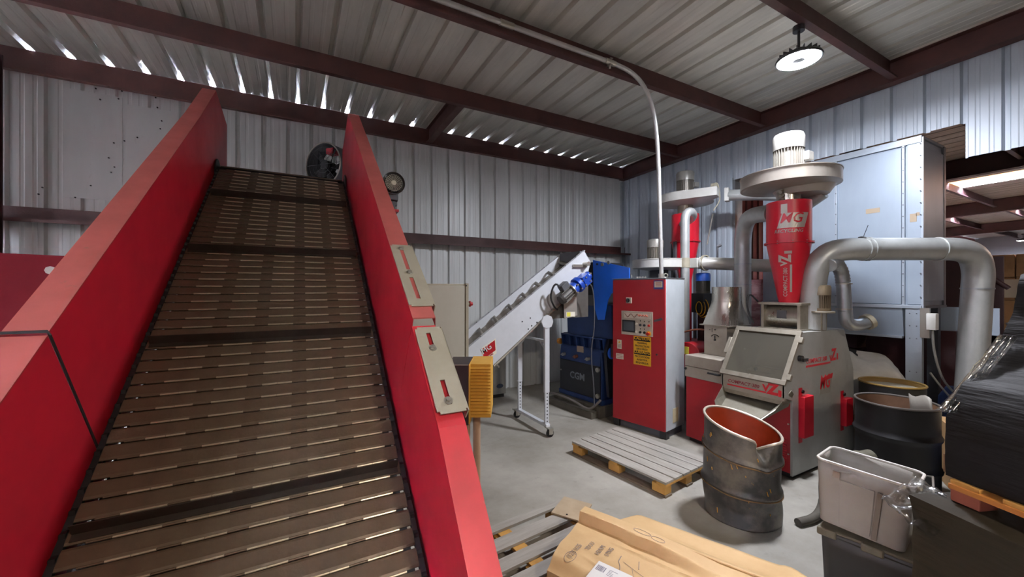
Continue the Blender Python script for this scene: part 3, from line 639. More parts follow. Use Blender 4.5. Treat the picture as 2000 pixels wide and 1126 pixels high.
def vmotor(name,par,x,y,z0,r,h,mb_=M_mot,mc=M_motw,box_=True):
    m=MB().lathe([(r*.8,z0),(r*.8,z0+h*.62)],28,cap=True,M=Matrix.Translation((x,y,0)))
    for k in range(30):
        m.box(r*.78,r*.97,-.0025,.0025,z0+.03,z0+h*.62,M=Matrix.Translation((x,y,0))@Matrix.Rotation(k*PI/15,4,'Z'))
    m.lathe([(r*1.02,z0),(r*1.02,z0+.03)],28,cap=True,M=Matrix.Translation((x,y,0)))
    o=m.build(name,mb_,par)
    MB().lathe([(r*1.0,z0+h*.6),(r*1.02,z0+h*.9),(r*.93,z0+h*.975),(r*.6,z0+h),(0,z0+h*1.005)],32,M=Matrix.Translation((x,y,0))).build('fan_cowl',mc,o)
    if box_:
        MB().box(x+r*.2,x+r*.9,y-r*1.25,y-r*.7,z0+h*.3,z0+h*.5).build('terminal_box',mc,o,bevel=.004)
        MB().tube([(x+r*1.3+.022*math.cos(q*PI/6),y-r*.6,z0+h*.42+.022*math.sin(q*PI/6)) for q in range(12)],.007,6,closed=True).build('lifting_eye',M_zinc,o)
    return o
def cyclone(par,cx,cy,ztop,m,scale=1):
    Mt=Matrix.Translation((cx,cy,0)); zr=ztop-.455; zb=ztop-1.115
    o=MB().lathe([(.0,ztop),(.213,ztop),(.213,zr+.006),(.213,zr),(.095,zb),(.0,zb)],40,M=Mt).build('cyclone_cone',m,par)
    f=MB().lathe([(.21,zr-.008),(.235,zr-.008),(.235,zr+.008),(.21,zr+.008)],40,M=Mt).build('bolted_flange',m,par)
    mb=MB()
    for k in range(10): a=k*PI/5; mb.cyl((cx+.226*math.cos(a),cy+.226*math.sin(a),zr-.016),(cx+.226*math.cos(a),cy+.226*math.sin(a),zr+.016),.007,n=6)
    mb.build('flange_bolts',M_zinc,f)
    return o
def volute(par,cx,cy,z0,z1,r,m,adir,dome=.03,ln=.35):
    # disc fan housing with tangential outlet in direction adir
    n=40; pts=[]
    ux,uy=math.cos(adir),math.sin(adir); px_,py_=-uy,ux
    for k in range(n+1):
        a=adir-PI/2-2*PI*k/n*.78+0
        pts.append((cx+r*math.cos(a),cy+r*math.sin(a)))
    # outlet rectangle on the tangent side
    ex=(cx+px_*(-r)+ux*(r+ln),cy+py_*(-r)+uy*(r+ln)); ex2=(ex[0]+px_*.2,ex[1]+py_*.2)
    poly=[(cx-px_*r+0*ux,cy-py_*r)]+pts[1:]+[ex2,ex]
    if ln==0: poly=[(cx+r*math.cos(-2*PI*k/56),cy+r*math.sin(-2*PI*k/56)) for k in range(56)]
    MB().prism(poly[::-1],'z',z0,z1).build('fan_housing',m,par,ang=50)
    MB().lathe([(r*.97,z0+.001),(r*.5,z0-dome),(0,z0-dome)],40,M=Matrix.Translation((cx,cy,0))).build('bottom_cone',m,par)
    MB().lathe([(r*.99,z1-.002),(r*1.015,z1-.002),(r*1.015,z1+.006),(r*.99,z1+.006)],48,M=Matrix.Translation((cx,cy,0))).build('rim_edge',m,par)
    return ex,ex2
# ---------------------------------------------------------------- front mill
YS=-4.55; YL=-3.9
M_mill=mat('mill_grey','#a3a4a0',.4,.1,'#82827b',.5,2.5,fine=('#6b6860',5,.35,.6,.75))
M_millb=mat('mill_beige','#a39b8e',.4,.2,'#857b6c',.5,4)
M_dec=mat('decal_red','#c8202c',.45); M_decd=mat('decal_maroon','#8c2433',.5)
t=ml=thing('grinding_mill','grey and red turbo mill with glass front hatch and red cyclone on top','machine')
side=[(-2.24,.04),(-2.24,.79),(-2.38,.83),(-2.38,.96),(-2.06,1.455),(-1.15,1.44),(-.93,.98),(-.9,.04)]
sp=MB().prism(side,'y',YS,YS+.02).build('side_plate',M_mill,t,smooth=False)
MB().prism(side,'y',YL-.02,YL).build('side_plate',M_mill,t,smooth=False)
MB().box(-2.06,-1.15,YS+.02,YL-.02,1.43,1.45).build('top_plate',M_mill,t)
MB().prism([(-1.15,1.44),(-.93,.98),(-.9,.04),(-.94,.04),(-.97,.98),(-1.18,1.42)],'y',YS+.02,YL-.02).build('back_plate',M_mill,t,smooth=False)
MB().prism([(-2.36,.84),(-1.95,.84),(-1.95,.96),(-1.75,.99),(-1.6,1.43),(-1.55,1.43),(-1.55,.8),(-2.36,.8)],'y',YS+.02,YL-.02).build('chamber_floor',M_millb,t,smooth=False)
MB().box(-1.97,-1.94,YS+.1,YL-.1,.96,1.02).build('chamber_ledge',M_ssd,t,bevel=.003)
for y in (-4.42,-4.05): MB().cyl((-1.99,y,.99),(-1.96,y,.99),.02,n=10).build('ledge_bolt',M_blackp,t)
fr=MB().box(-2.24,-2.22,YS+.02,YL,.06,.79).build('front_panel',M_redcab,t,bevel=.003)
for k in range(9): MB().box(-2.246,-2.24,-4.5,-4.36,.2+k*.025,.208+k*.025).build('louvre',M_cyc,fr)
for y,z in ((-4.515,.55),(-4.515,.25),(-4.0,.6)): MB().cyl((-2.25,y,z),(-2.24,y,z),.008,n=8).build('rivet',M_zinc,fr)
MB().box(-2.2,-.95,YS+.03,YL-.03,0,.05).build('base_frame',M_blackp,t)
np_=MB().prism([(-2.38,.80),(-2.38,.955),(-2.34,.955),(-2.34,.80)],'y',YS+.005,YL-.005).build('nose_panel',M_millb,t,smooth=False)
def nose(y,z): return frame((-2.3825,y,z),(0,-1,0),(0,0,1))
def sd_(x,z): return frame((x,YS-.0025,z),(1,0,0),(0,0,1))
def decal(par,F,u0,w,h,label):
    # red lettering COMPACT-380 VZ1 with underline, laid on plane frame F(a,z)
    text('COMPACT·380',h*.42,F(u0,0),M_dec,'lettering',par,bold=.0006,sx=1.0)
# nose decal
L=[]
def put(body,size,Fm,m,par,shear=0,sx=1,bold=.0006,ext=.0006): L.append(text(body,size,Fm,m,'lettering',par,ext=ext,shear=shear,sx=sx,bold=bold))
put('COMPACT·380',.05,nose(-3.975,.866),M_decd,np_,shear=.15,sx=1.02)
MB().box(-2.383,-2.381,-4.375,-3.97,.842,.857).build('red_underline',M_dec,np_)
put('V',.085,nose(-4.345,.85),M_dec,np_,sx=1.1,bold=.004); put('Z',.15,nose(-4.39,.818),M_dec,np_,shear=.1,sx=.95,bold=.008); put('I',.085,nose(-4.485,.822),M_dec,np_,sx=2.0,bold=.003)
# side decals
put('COMPACT·380',.066,sd_(-1.985,1.118),M_dec,sp,shear=.1,sx=1.0)
MB().box(-1.985,-1.475,YS-.003,YS-.001,1.092,1.112).build('red_underline',M_dec,sp)
put('V',.085,sd_(-1.49,1.10),M_dec,sp,sx=.9,bold=.003); put('Z',.17,sd_(-1.45,1.09),M_dec,sp,shear=.08,sx=.85,bold=.007); put('I',.10,sd_(-1.345,1.10),M_dec,sp,sx=2.3,bold=.001)
MB().prism([(-1.715,.78),(-1.48,.78),(-1.42,.985),(-1.655,.94)],'y',YS-.002,YS-.001).build('logo_grey',mat('logo_grey','#8d8a80',.5),sp,smooth=False)
put('MG',.2,sd_(-1.705,.80),M_dec,sp,shear=.25,sx=.72,bold=.004)
MB().prism([(-1.66,.95),(-1.42,.985),(-1.44,.93),(-1.58,.92)],'y',YS-.0035,YS-.002).build('logo_red',M_dec,sp,smooth=False)
# hatch: frame + pane between (-2.385,.955) and (-2.065,1.46)
A=Vector((-2.388,YL+.01,.955)); Bv=Vector((-2.068,YL+.01,1.462)); hu=(Bv-A); HL=hu.length; HW=YL-YS+.02
hm=frame(A,(0,-1,0),hu)
ht=MB().box(0,HW,0,.05,-.012,.018,M=hm).box(0,HW,HL-.05,HL,-.012,.018,M=hm).box(0,.045,.05,HL-.05,-.012,.018,M=hm).box(HW-.045,HW,.05,HL-.05,-.012,.018,M=hm).build('hatch_frame',M_ssd,t,bevel=.002)
MB().box(.04,HW-.04,.045,HL-.045,.0,.005,M=hm).build('glass_pane',mat('hatch_glass','#c9c4b4',.08,0,trans=.92,spec=.5),ht)
for z in (.09,HL-.1): MB().box(HW-.005,HW+.03,z-.03,z+.03,-.02,.02,M=hm).build('hinge',M_ssd,ht,bevel=.003)
MB().box(-.04,.0,HL*.42,HL*.75,-.015,.02,M=hm).build('hatch_handle',M_ssd,ht,bevel=.004)
MB().cyl((-2.12,YS-.035,1.2),(-2.12,YS,1.2),.03,n=14).box(-2.12,-2.03,YS-.045,YS-.03,1.17,1.2).build('knob',M_blackp,t)
# side door handles
for x0,x1,z0,z1 in ((-2.127,-1.925,.41,.82),(-1.238,-1.06,.38,.68)):
    h=MB().box(x0,x1-.02,YS-.055,YS,z0,z1).build('red_side_block',M_cyc,t,bevel=.004); MB().box(x0,x0+.06,YS-.006,YS,z0-.06,z1+.08).build('fixing_strip',M_cyc,h)
    MB().cyl((x0+.06,YS-.02,z1+.04),(x0+.06,YS,z1+.04),.018,n=8).build('bolt',M_blackp,h)
# spout
M_spout=mat('spout_steel','#9b9788',.35,.7,'#716b5d',.5,8)
MB().add([(-2.26,-3.93,.76),(-2.26,-4.52,.73),(-2.66,-4.40,.575),(-2.66,-4.04,.60)],[(0,1,2,3)]).add([(-2.26,-4.52,.73),(-2.66,-4.40,.575),(-2.62,-4.45,.63),(-2.45,-4.5,.72),(-2.28,-4.56,.90),(-2.24,-4.56,.86)],[(0,1,2,3,4,5)]).add([(-2.26,-3.93,.76),(-2.66,-4.04,.60),(-2.62,-3.98,.70),(-2.3,-3.9,.87)],[(0,1,2,3)]).build('discharge_spout',M_spout,t,smooth=False,solid=.006,label='bent steel discharge spout')
MB().box(-2.38,-2.24,YS+.02,YL-.02,.76,.80).build('nose_underside',M_ssd,t)
# feeder and rotary valve
MB().box(-1.88,-1.55,-4.45,-4.42,1.45,1.72).box(-1.88,-1.55,-4.08,-4.05,1.45,1.72).box(-1.9,-1.5,-4.47,-4.03,1.72,1.745).box(-1.9,-1.5,-4.47,-4.03,1.445,1.465).build('feeder_frame',M_ssd,t,bevel=.002)
MB().cyl((-1.715,-4.42,1.6),(-1.715,-4.08,1.6),.13,n=28).build('feeder_drum',M_ss,t)
MB().box(-1.84,-1.845,-4.3,-4.2,1.57,1.66).build('data_plate',M_greyd,t)
vm=vmotor('feeder_motor',t,-1.6,-4.56+.04,1.66,.085,.28,mat('motor_tan','#6d5f4a',.4,.3,'#51452f',.5,6),mat('motor_tancap','#776a55',.4,.3),box_=False)
MB().box(-1.66,-1.54,-4.55,-4.46,1.45,1.64).cyl((-1.6,-4.52,1.64),(-1.6,-4.52,1.66),.12,n=20).build('motor_gearbox',M_ssd,t,bevel=.003)
MB().tube(smooth_path([(-1.85,-4.0,1.75),(-1.95,-3.96,1.85),(-1.98,-3.94,1.75),(-1.96,-3.96,1.6),(-1.9,-3.98,1.5)],2),.01,6).build('cable',M_black,t)
# cyclone, fan disc and motor on top
cx,cy=-1.70,-4.25
co=cyclone(t,cx,cy,2.86,M_cyc)
rc=lambda z:(.215 if z>2.405 else .095+(.215-.095)*(z-1.745)/.66)+.002
a0=math.radians(206)
def wt(body,size,x,z,m,shear=0,sx=1,bold=.0006):
    o=text(body,size,Matrix.Translation((x,z,0)),m,'lettering',co,ext=.0006,shear=shear,sx=sx,bold=bold); wrap(o,(cx,cy),rc,a0)
M_sil=mat('decal_silver','#b9b3aa',.35,.4)
g=MB()
nx=10
def pg(u,v): return (-.11+.05*v+.26*u-.0*v, 2.555+.16*v, .0005)
o=MB().grid(pg,14,4).build('logo_field',M_sil,co,smooth=False); wrap(o,(cx,cy),rc,a0)
o=MB().grid(lambda u,v:(-.07+.06*u,2.715+.10*v,.0005),5,4).build('logo_stem',M_sil,co,smooth=False); wrap(o,(cx,cy),rc,a0)
wt('MG',.15,-.085,2.58,M_cyc,shear=.3,sx=.92,bold=.001)
wt('RECYCLING',.05,-.135,2.495,M_sil,shear=.2,sx=1.0,bold=.001)
# vertical lettering up the cone
def vt(body,size,z,x,m,sx=1,bold=.0006):
    o=text(body,size,Matrix.Translation((x,z,0))@Matrix.Rotation(PI/2,4,'Z'),m,'lettering',co,ext=.0006,sx=sx,bold=bold)
    wrap(o,(cx,cy),rc,a0)
vt('COMPACT·380',.055,1.81,-.0,M_sil,sx=.88); vt('V',.08,2.15,.0,M_sil,bold=.004); vt('Z',.15,2.19,.045,M_sil,sx=.75,bold=.007); vt('I',.09,2.27,.045,M_sil,sx=2,bold=.003)
o=MB().grid(lambda u,v:(.012+.02*u,1.86+.3*v,.0006),3,12).build('underline',M_sil,co,smooth=False); wrap(o,(cx,cy),rc,a0)
MB().cyl((cx,cy,2.86),(cx,cy,3.02),.115,n=28).build('neck',M_ss,t)
for k in range(3): MB().cyl((cx-.17,cy+.0,2.87+.045*k),(cx-.13,cy,2.89+.045*k),.018,n=8).build('bolt',M_zinc,t)
volute(t,cx,cy,3.03,3.16,.47,M_disc,math.radians(-20),ln=.0)
MB().lathe([(.0,2.93),(.24,2.94),(.30,3.03)],36,M=Matrix.Translation((cx+.13,cy-.08,0))).build('lower_scroll',M_disc,t)
vmotor('fan_motor',t,cx,cy,3.17,.15,.46)
MB().tube([(cx+.3,cy-.2,2.98),(cx+.3,cy-.05,2.9),(cx+.55,cy+.3,2.75),(cx+.9,cy+.5,2.7)],.085,18).build('outlet_pipe',M_duct,t)
rebase(t,(-1.6,-4.22,0))
# ---------------------------------------------------------------- screening section with transition hood
t=thing('screening_cabinet','red cabinet with grey lid beside the mill carrying a square hood','cabinet')
MB().box(-2.24,-1.3,-3.87,-3.34,.05,.80).build('body',M_redcab,t,bevel=.004)
MB().box(-2.2,-1.35,-3.85,-3.36,.0,.05).build('base_frame',M_blackp,t)
MB().box(-2.25,-1.3,-3.885,-3.33,.80,.93).build('drawer_band',M_millb,t,bevel=.004)
MB().box(-2.25,-1.3,-3.885,-3.33,.935,1.07).build('lid',M_millb,t,bevel=.005)
MB().tube([(-2.25,-3.8,.9),(-2.275,-3.79,.9),(-2.275,-3.66,.9),(-2.25,-3.65,.9)],.011,8).build('drawer_handle',M_blackp,t)
MB().cyl((-2.27,-3.345,.9),(-2.25,-3.345,.9),.015,n=8).build('latch',M_blackp,t)
bx=MB().box(-2.0,-1.62,-3.72,-3.42,1.07,1.44).build('damper_box',M_millb,t,bevel=.003)
put('- | +',.055,frame((-2.0025,-3.49,1.36),(0,-1,0),(0,0,1)),M_ink,bx)
MB().tube([(-2.003,-3.57+.06*math.cos(a),1.27+.06*math.sin(a)) for a in [PI*(.2+.06*i) for i in range(11)]],.005,5).build('scale_arc',M_ink,bx)
MB().cyl((-2.015,-3.57,1.265),(-2.0,-3.57,1.265),.012,n=8).box(-2.012,-2.006,-3.575,-3.565,1.265,1.32).build('damper_pointer',M_blackp,bx)
MB().box(-2.05,-1.55,-3.78,-3.39,1.44,1.452).build('flange_plate',M_ssd,t)
# square to round
def s2r(u,v):
    a=2*PI*u; c,s_=math.cos(a),math.sin(a)
    k=1/max(abs(c),abs(s_)); sx,sy=-1.8+.22*max(-1,min(1,c*k)),-3.585+.17*max(-1,min(1,s_*k))
    rx,ry_=-1.82+.165*c,-3.60+.165*s_
    v2=min(1,v/.62)
    return (sx*(1-v2)+rx*v2, sy*(1-v2)+ry_*v2, 1.45+.47*v)
MB().grid(s2r,32,9,closeu=True).build('square_to_round_hood',M_ss,t,ang=25)
MB().lathe([(.165,1.735),(.169,1.735),(.169,1.745),(.165,1.745)],32,M=Matrix.Translation((-1.82,-3.6,0))).build('seam_ring',M_ss,t)
rebase(t,(-1.77,-3.6,0))
# side flow pipe from behind the hood to the front cyclone
t=thing('dust_pipe','galvanised pipe curving from behind the square hood up to the front cyclone','pipe')
MB().tube([(-1.36,-3.53,.0),(-1.36,-3.53,2.2)]+[tuple(p) for p in smooth_path([(-1.36,-3.53,2.25),(-1.36,-3.53,2.65),(-1.46,-3.66,2.82),(-1.62,-3.95,2.8),(-1.66,-4.05,2.78)],3)],.098,24).build('pipe',M_duct,t)
for z in (2.22,1.95): MB().lathe([(.098,z-.006),(.103,z-.006),(.103,z+.006),(.098,z+.006)],24,M=Matrix.Translation((-1.36,-3.53,0))).build('seam_ring',M_galv,t)
rebase(t,(-1.36,-3.53,0))
# ---------------------------------------------------------------- rear cyclone unit
t=thing('rear_cyclone','red cyclone with white fan disc and motor beyond the control cabinet','machine')
cx,cy=-.83,-2.245
cyclone(t,cx,cy,3.13,M_cyc)
MB().cyl((cx,cy,3.13),(cx,cy,3.30),.12,n=24).build('neck',M_ssd,t)
volute(t,cx,cy,3.31,3.44,.43,M_disc2,math.radians(-66),ln=.12)
MB().box(-.07,.07,-.03,.03,-.1,.1,M=Matrix.Translation((-.6,-2.83,3.37))@Matrix.Rotation(math.radians(-66)+PI/2,4,'Z')).build('outlet_flange',M_disc2,t)
vmotor('fan_motor',t,cx,cy,3.45,.14,.4)
MB().tube(smooth_path([(-.85,-2.75,3.5),(-.8,-2.8,3.56),(-.78,-2.82,3.4),(-.82,-2.86,3.25),(-.9,-2.8,3.1)],2),.009,6).box(-.88,-.78,-2.8,-2.74,3.47,3.53).build('sensor_cable',M_beige,t)
for a,b in (((-.83,-2.245,2.1),(-.83,-2.245,1.0)),): MB().cyl(a,b,.1,n=20).build('down_tube',M_cyc,t)
for dx,dy in ((-.25,0),(.25,0),(0,.25)): MB().box(cx+dx-.02,cx+dx+.02,cy+dy-.02,cy+dy+.02,0,2.67).build('leg',M_greyd,t)
MB().box(cx-.3,cx+.3,cy-.3,cy+.3,.6,1.05).build('base_cabinet',M_redcab,t,bevel=.005)
MB().cyl((-.62,-2.5,2.62),(-.56,-2.56,3.12),.012,n=8).build('rod',M_zinc,t)
rebase(t,(cx,cy,0))
t=thing('rear_exhaust_pipe','white horizontal pipe leading from the rear fan disc behind the front cyclone','pipe')
MB().tube([(-.58,-2.86,3.36),(-.5,-3.25,3.30),(-.42,-3.5,3.26),(-.05,-3.62,3.25)],.085,22).build('pipe',M_duct,t)
rebase(t,(-.5,-3.25,3.2))
t=thing('upright_pipe','pale upright pipe with a top elbow in front of the rear cyclone','pipe')
MB().tube([(-1.61,-2.84,.0),(-1.61,-2.84,2.7)]+[tuple(p) for p in smooth_path([(-1.61,-2.84,2.75),(-1.61,-2.84,2.98),(-1.5,-2.86,3.03),(-1.25,-2.72,2.98),(-1.02,-2.35,2.95)],3)],.062,20).build('pipe',M_duct,t)
MB().lathe([(.062,2.2),(.066,2.2),(.066,2.34),(.062,2.34)],20,M=Matrix.Translation((-1.61,-2.84,0))).build('tape_band',M_beige,t)
rebase(t,(-1.61,-2.84,0))
t=thing('lower_fan','flat white fan housing with motor above the red control cabinet','fan')
volute(t,-1.62,-2.42,2.21,2.33,.42,M_disc2,math.radians(-66),ln=.0)
MB().box(-1.5,-1.32,-2.95,-2.75,2.2,2.34).build('outlet_box',M_disc2,t,bevel=.003)
vmotor('fan_motor',t,-1.68,-2.36,2.33,.12,.33,box_=False)
MB().box(-1.72,-1.55,-2.5,-2.3,0,2.2).build('support_post',M_greyd,t)
MB().tube([(-1.42,-2.92,2.27),(-1.05,-3.3,2.24),(-.9,-3.6,2.21),(-.7,-4.2,2.2)],.088,20).build('outlet_pipe',M_disc2,t)
MB().lathe([(.1,-.01),(.115,-.01),(.115,.02),(.1,.02)],20,M=Matrix.Translation((-1.36,-2.98,2.27))@Matrix.Rotation(PI/2,4,'X')).build('clamp_ring',M_beige,t)
MB().cyl((-1.25,-3.1,2.33),(-1.25,-3.1,2.5),.013,n=8).cyl((-1.25,-3.1,2.5),(-1.22,-3.14,2.52),.02,n=8).build('damper_lever',M_greyd,t)
rebase(t,(-1.62,-2.42,0))
t=thing('blue_capped_motor','small motor with blue cap and loose cables beside the control cabinet','motor')
vmotor('motor_body',t,-1.29,-2.9,1.83,.1,.3,mat('motor_dark','#4b4a44',.4,.4),mat('cap_blue','#2255b5',.35),box_=False)
MB().box(-1.42,-1.16,-3.0,-2.8,1.55,1.83).build('gearbox',M_blackp,t,bevel=.005); MB().box(-1.35,-1.25,-2.95,-2.85,0,1.55).build('stand_post',M_steelred,t)
for k in range(5): MB().tube([(-1.45+.02*k,-2.95+(.05+.012*k)*math.cos(a*PI/8),1.62+(.09+.012*k)*math.sin(a*PI/8)) for a in range(16)],.006,5,closed=True).build('cable_loop',M_black if k%2 else M_yel,t)
rebase(t,(-1.3,-2.9,0))
t=thing('red_blower','round red blower casing on the platform behind the grey lid','machine')
MB().cyl((-1.95,-3.14,1.0),(-1.65,-3.14,1.0),.185,n=32).build('casing',M_redcab,t,bevel=.01); MB().box(-1.956,-1.95,-3.16,-3.09,1.02,1.12).build('label_plate',mat('lime_label','#c9c24a',.5),t); MB().box(-1.9,-1.7,-3.28,-3.08,0,.85).build('stand',M_greyd,t)
MB().tube(smooth_path([(-1.9,-3.02,1.3),(-1.85,-3.2,1.36),(-1.85,-3.35,1.36)],2),.012,8).build('copper_pipe',mat('rust','#7a4a35'),t)
rebase(t,(-1.8,-3.18,0))
# ---------------------------------------------------------------- silver filter box
M_sbox=mat('filter_box_sheet','#98a4b0',.35,.3,'#808d9b',.45,1.5,stretch=(1,1,.3)); M_sfr=mat('filter_box_frame','#a9b3bd',.3,.4,'#98a3ad',.4,3)
t=thing('filter_box','large silver sheet metal filter housing on legs standing through the wall opening','housing')
X0=-.03; yl,yr=-3.05,-4.875
ys_=[yl,-3.5,-4.03,-4.70,-4.735]
def pn(y0,y1,z0,z1,name='panel',m=M_sbox): 
    return MB().box(X0,X0+.02,y1+.008,y0-.008,z0+.008,z1-.008).build(name,m,t,bevel=.003)
pn(-3.09,-4.02,1.70,3.63); pn(-4.05,-4.70,1.70,3.63); pn(-4.735,-4.875,1.70,3.66)
MB().box(X0+.02,.72,yr+.012,yl,1.68,3.68).build('inner_box',M_sbox,t)
MB().box(X0-.012,X0+.03,yr,yl,3.64,3.72).build('top_rail',M_sfr,t,bevel=.003)
MB().box(-.03,.74,yr,yl,3.69,3.72).build('top_sheet',M_sbox,t)
for y0,y1 in ((-4.04,-4.015),(-4.725,-4.70)): MB().box(X0-.012,X0+.02,y0,y1,1.68,3.64).build('frame_strip',M_sfr,t,bevel=.002)
MB().box(X0-.02,X0+.02,yr,yl,1.66,1.70).build('bottom_rail',M_sfr,t,bevel=.002)
MB().prism([(X0+.0,1.66),(X0+.05,1.31),(.62,1.31),(.7,1.66)],'y',-4.70,yl).build('hopper_panel',M_sbox,t,smooth=False)
MB().box(X0-.006,X0+.06,-4.70,yl,1.29,1.315).build('hopper_rail',M_sfr,t)
for y in (-4.80,-3.09): 
    MB().box(X0-.006,X0+.06,y-.075,y+.07,0,1.66).build('leg',M_sfr,t,bevel=.003); 
    for z in (.5,.9,1.3,1.45,1.6): MB().cyl((X0-.012,y-.03,z),(X0-.006,y-.03,z),.006,n=6).cyl((X0-.012,y+.03,z),(X0-.006,y+.03,z),.006,n=6).build('rivet',M_greyd,t)
for y in (-4.80,-3.09): MB().box(.6,.7,y-.05,y+.05,0,1.66).build('leg',M_greyd,t)
MB().box(.03,.70,yr-.006,yr+.012,1.75,3.6).build('side_panel',M_sbox,t,bevel=.003)
MB().box(-.03,.02,yr-.012,yr+.01,1.66,3.7).build('corner_strip',M_sfr,t); MB().box(.68,.74,yr-.012,yr+.01,1.66,3.7).build('corner_strip',mat('strip_dark','#6f6e70',.4,.4),t)
MB().box(.0,.74,yr-.02,yr+.01,1.66,1.69).build('bottom_rail',M_greyd,t)
for y,z,w_,h in ((-4.42,2.9,.07,.03),(-4.80,2.75,.03,.05),(-4.84,2.79,.015,.02)): MB().box(X0-.003,X0,y-w_,y+w_,z-h,z+h).build('tape_mark',mat('tape_brown','#a08f78',.6),t)
for k in range(14): 
    z=1.8+k*.14
    for y in (-4.028,-4.712,-4.865): MB().cyl((X0-.018,y,z),(X0-.01,y,z),.006,n=6).build('rivet',M_greyd,t)
rebase(t,(.3,-4,0))
# ---------------------------------------------------------------- big duct
t=thing('large_duct','large galvanised duct running level from the mill then elbowing down to the floor','duct')
path=[(-1.62,-4.42,1.46),(-1.62,-4.42,1.75)]
path+= [tuple(p) for p in smooth_path([(-1.62,-4.42,1.8),(-1.62,-4.45,2.12),(-1.56,-4.55,2.30),(-1.40,-4.665,2.32),(-1.30,-4.72,2.32)],2)]
R1=[tuple(p) for p in smooth_path([(-.55,-5.135,2.32),(-.36,-5.24,2.32),(-.2,-5.32,2.26),(-.14,-5.34,2.08),(-.145,-5.33,1.9)],2)]
path=[(-1.47+.0,-4.50,1.46),(-1.47,-4.50,1.8)]
el=[tuple(p) for p in smooth_path([(-1.6,-4.44,1.85),(-1.61,-4.47,2.14),(-1.53,-4.56,2.29),(-1.40,-4.665,2.32),(-1.25,-4.75,2.32)],2)]
MB().tube([(-1.6,-4.44,1.46)]+el,.118,28).build('lower_elbow',M_duct,t)
MB().tube([(-1.25,-4.75,2.32),(-.55,-5.135,2.32)],.12,28).build('level_section',M_duct,t)
MB().tube(R1,.121,28).build('upper_elbow',M_duct,t)
MB().tube([(-.145,-5.33,1.9),(-.155,-5.25,.0)],.12,28).build('down_section',M_duct,t)
dd=Vector((.7,-.385,0)).normalized()
for p in ((-1.25,-4.75,2.32),(-1.2,-4.777,2.32),(-.55,-5.135,2.32)):
    p=Vector(p); MB().cyl(tuple(p-dd*.008),tuple(p+dd*.008),.127,n=28).build('clamp_band',M_duct,t)
for z in (1.9,.7): MB().cyl((-.147,-5.33+.04*(1.9-z),z-.008),(-.147,-5.33+.04*(1.9-z),z+.008),.126,n=28).build('clamp_band',M_galv,t)
MB().tube(smooth_path([(-1.28,-4.83,2.4),(-1.27,-4.76,2.45),(-1.27,-4.72,2.44)],2),.01,6).cyl((-1.27,-4.76,2.44),(-1.15,-4.76,2.58),.003,n=5).build('cable_tie',M_black,t)
rebase(t,(-.9,-4.9,0))
t=thing('flexible_hose','crinkled silver flexible duct bending down beside the mill','hose')
p=[tuple(q) for q in smooth_path([(-1.62,-4.60,2.14),(-1.5,-4.60,2.19),(-1.40,-4.62,2.10),(-1.38,-4.63,1.95)],3)]
rr=[.062+.006*(i%2) for i in range(len(p))]
MB().tube(p,rr,18).build('corrugated_bend',M_galv,t,ang=60)
MB().tube([(-1.38,-4.63,1.95),(-1.37,-4.64,1.66)],.064,20).build('straight_section',M_galv,t)
MB().tube(smooth_path([(-1.37,-4.64,1.66),(-1.36,-4.65,1.52),(-1.2,-4.70,1.5),(-1.1,-4.74,1.54)],2),.064,18).build('lower_elbow',M_galv,t)
for z in (1.95,1.68): MB().lathe([(.062,z-.006),(.072,z-.006),(.072,z+.006),(.062,z+.006)],20,M=Matrix.Translation((-1.375,-4.635,0))).build('clamp_band',M_zinc,t)
MB().cyl((-1.12,-4.73,1.53),(-1.08,-4.75,1.55),.085,n=20).build('end_collar',M_beige,t)
rebase(t,(-1.37,-4.64,1.4))
# ---------------------------------------------------------------- drums
from mathutils import noise
M_drum=mat('drum_black','#3b3935',.42,.1,'#756d60',.75,3.2,fine=('#a07832',9,.8,.66,.72),lo=.42,hi=.62)
M_drumd=mat('drum_dark','#0e0e0f',.5,0,'#1d1b1a',.5,4)
M_rim=mat('drum_rim','#c2b8a8',.4,.5,'#7d6f5e',.5,12)
M_orange=mat('drum_liner_orange','#a03a18',.45,0,'#6f2712',.6,4)
M_rustin=mat('drum_liner_rust','#7a5a42',.6,0,'#4c3526',.6,5)
def drum(name,label,pos,h,r,mbody,mrim,mliner,deform=lambda x,y,z:(x,y,z),hoops=(.33,.66),group=None):
    t=thing(name,label,'drum',(pos[0],pos[1],0),group=group)
    prof=[(0,.0),(r-.01,.0),(r,.01)]
    n=52
    for i in range(n+1):
        z=.02+(h-.04)*i/n; rr=r
        for q in hoops: rr+=.017*math.exp(-((z/h-q)/.026)**2)
        prof.append((rr,z))
    mb=MB().lathe(prof,56)
    mb.v=[deform(*v) for v in mb.v]; mb.build('shell',mbody,t,solid=.003)
    ri=MB().lathe([(r-.006,h-.02-(h-.05)*i/16) for i in range(17)]+[(0,.03)],56); ri.v=[tuple(c*(.97 if i<2 else 1) for i,c in enumerate(deform(*v))) for v in ri.v]; ri.build('inner_liner',mliner,t)
    pts=[deform(r*math.cos(2*PI*k/128),r*math.sin(2*PI*k/128),h-.015) for k in range(128)]
    MB().tube(pts,.011,8,closed=True).build('rolled_rim',mrim,t)
    return t
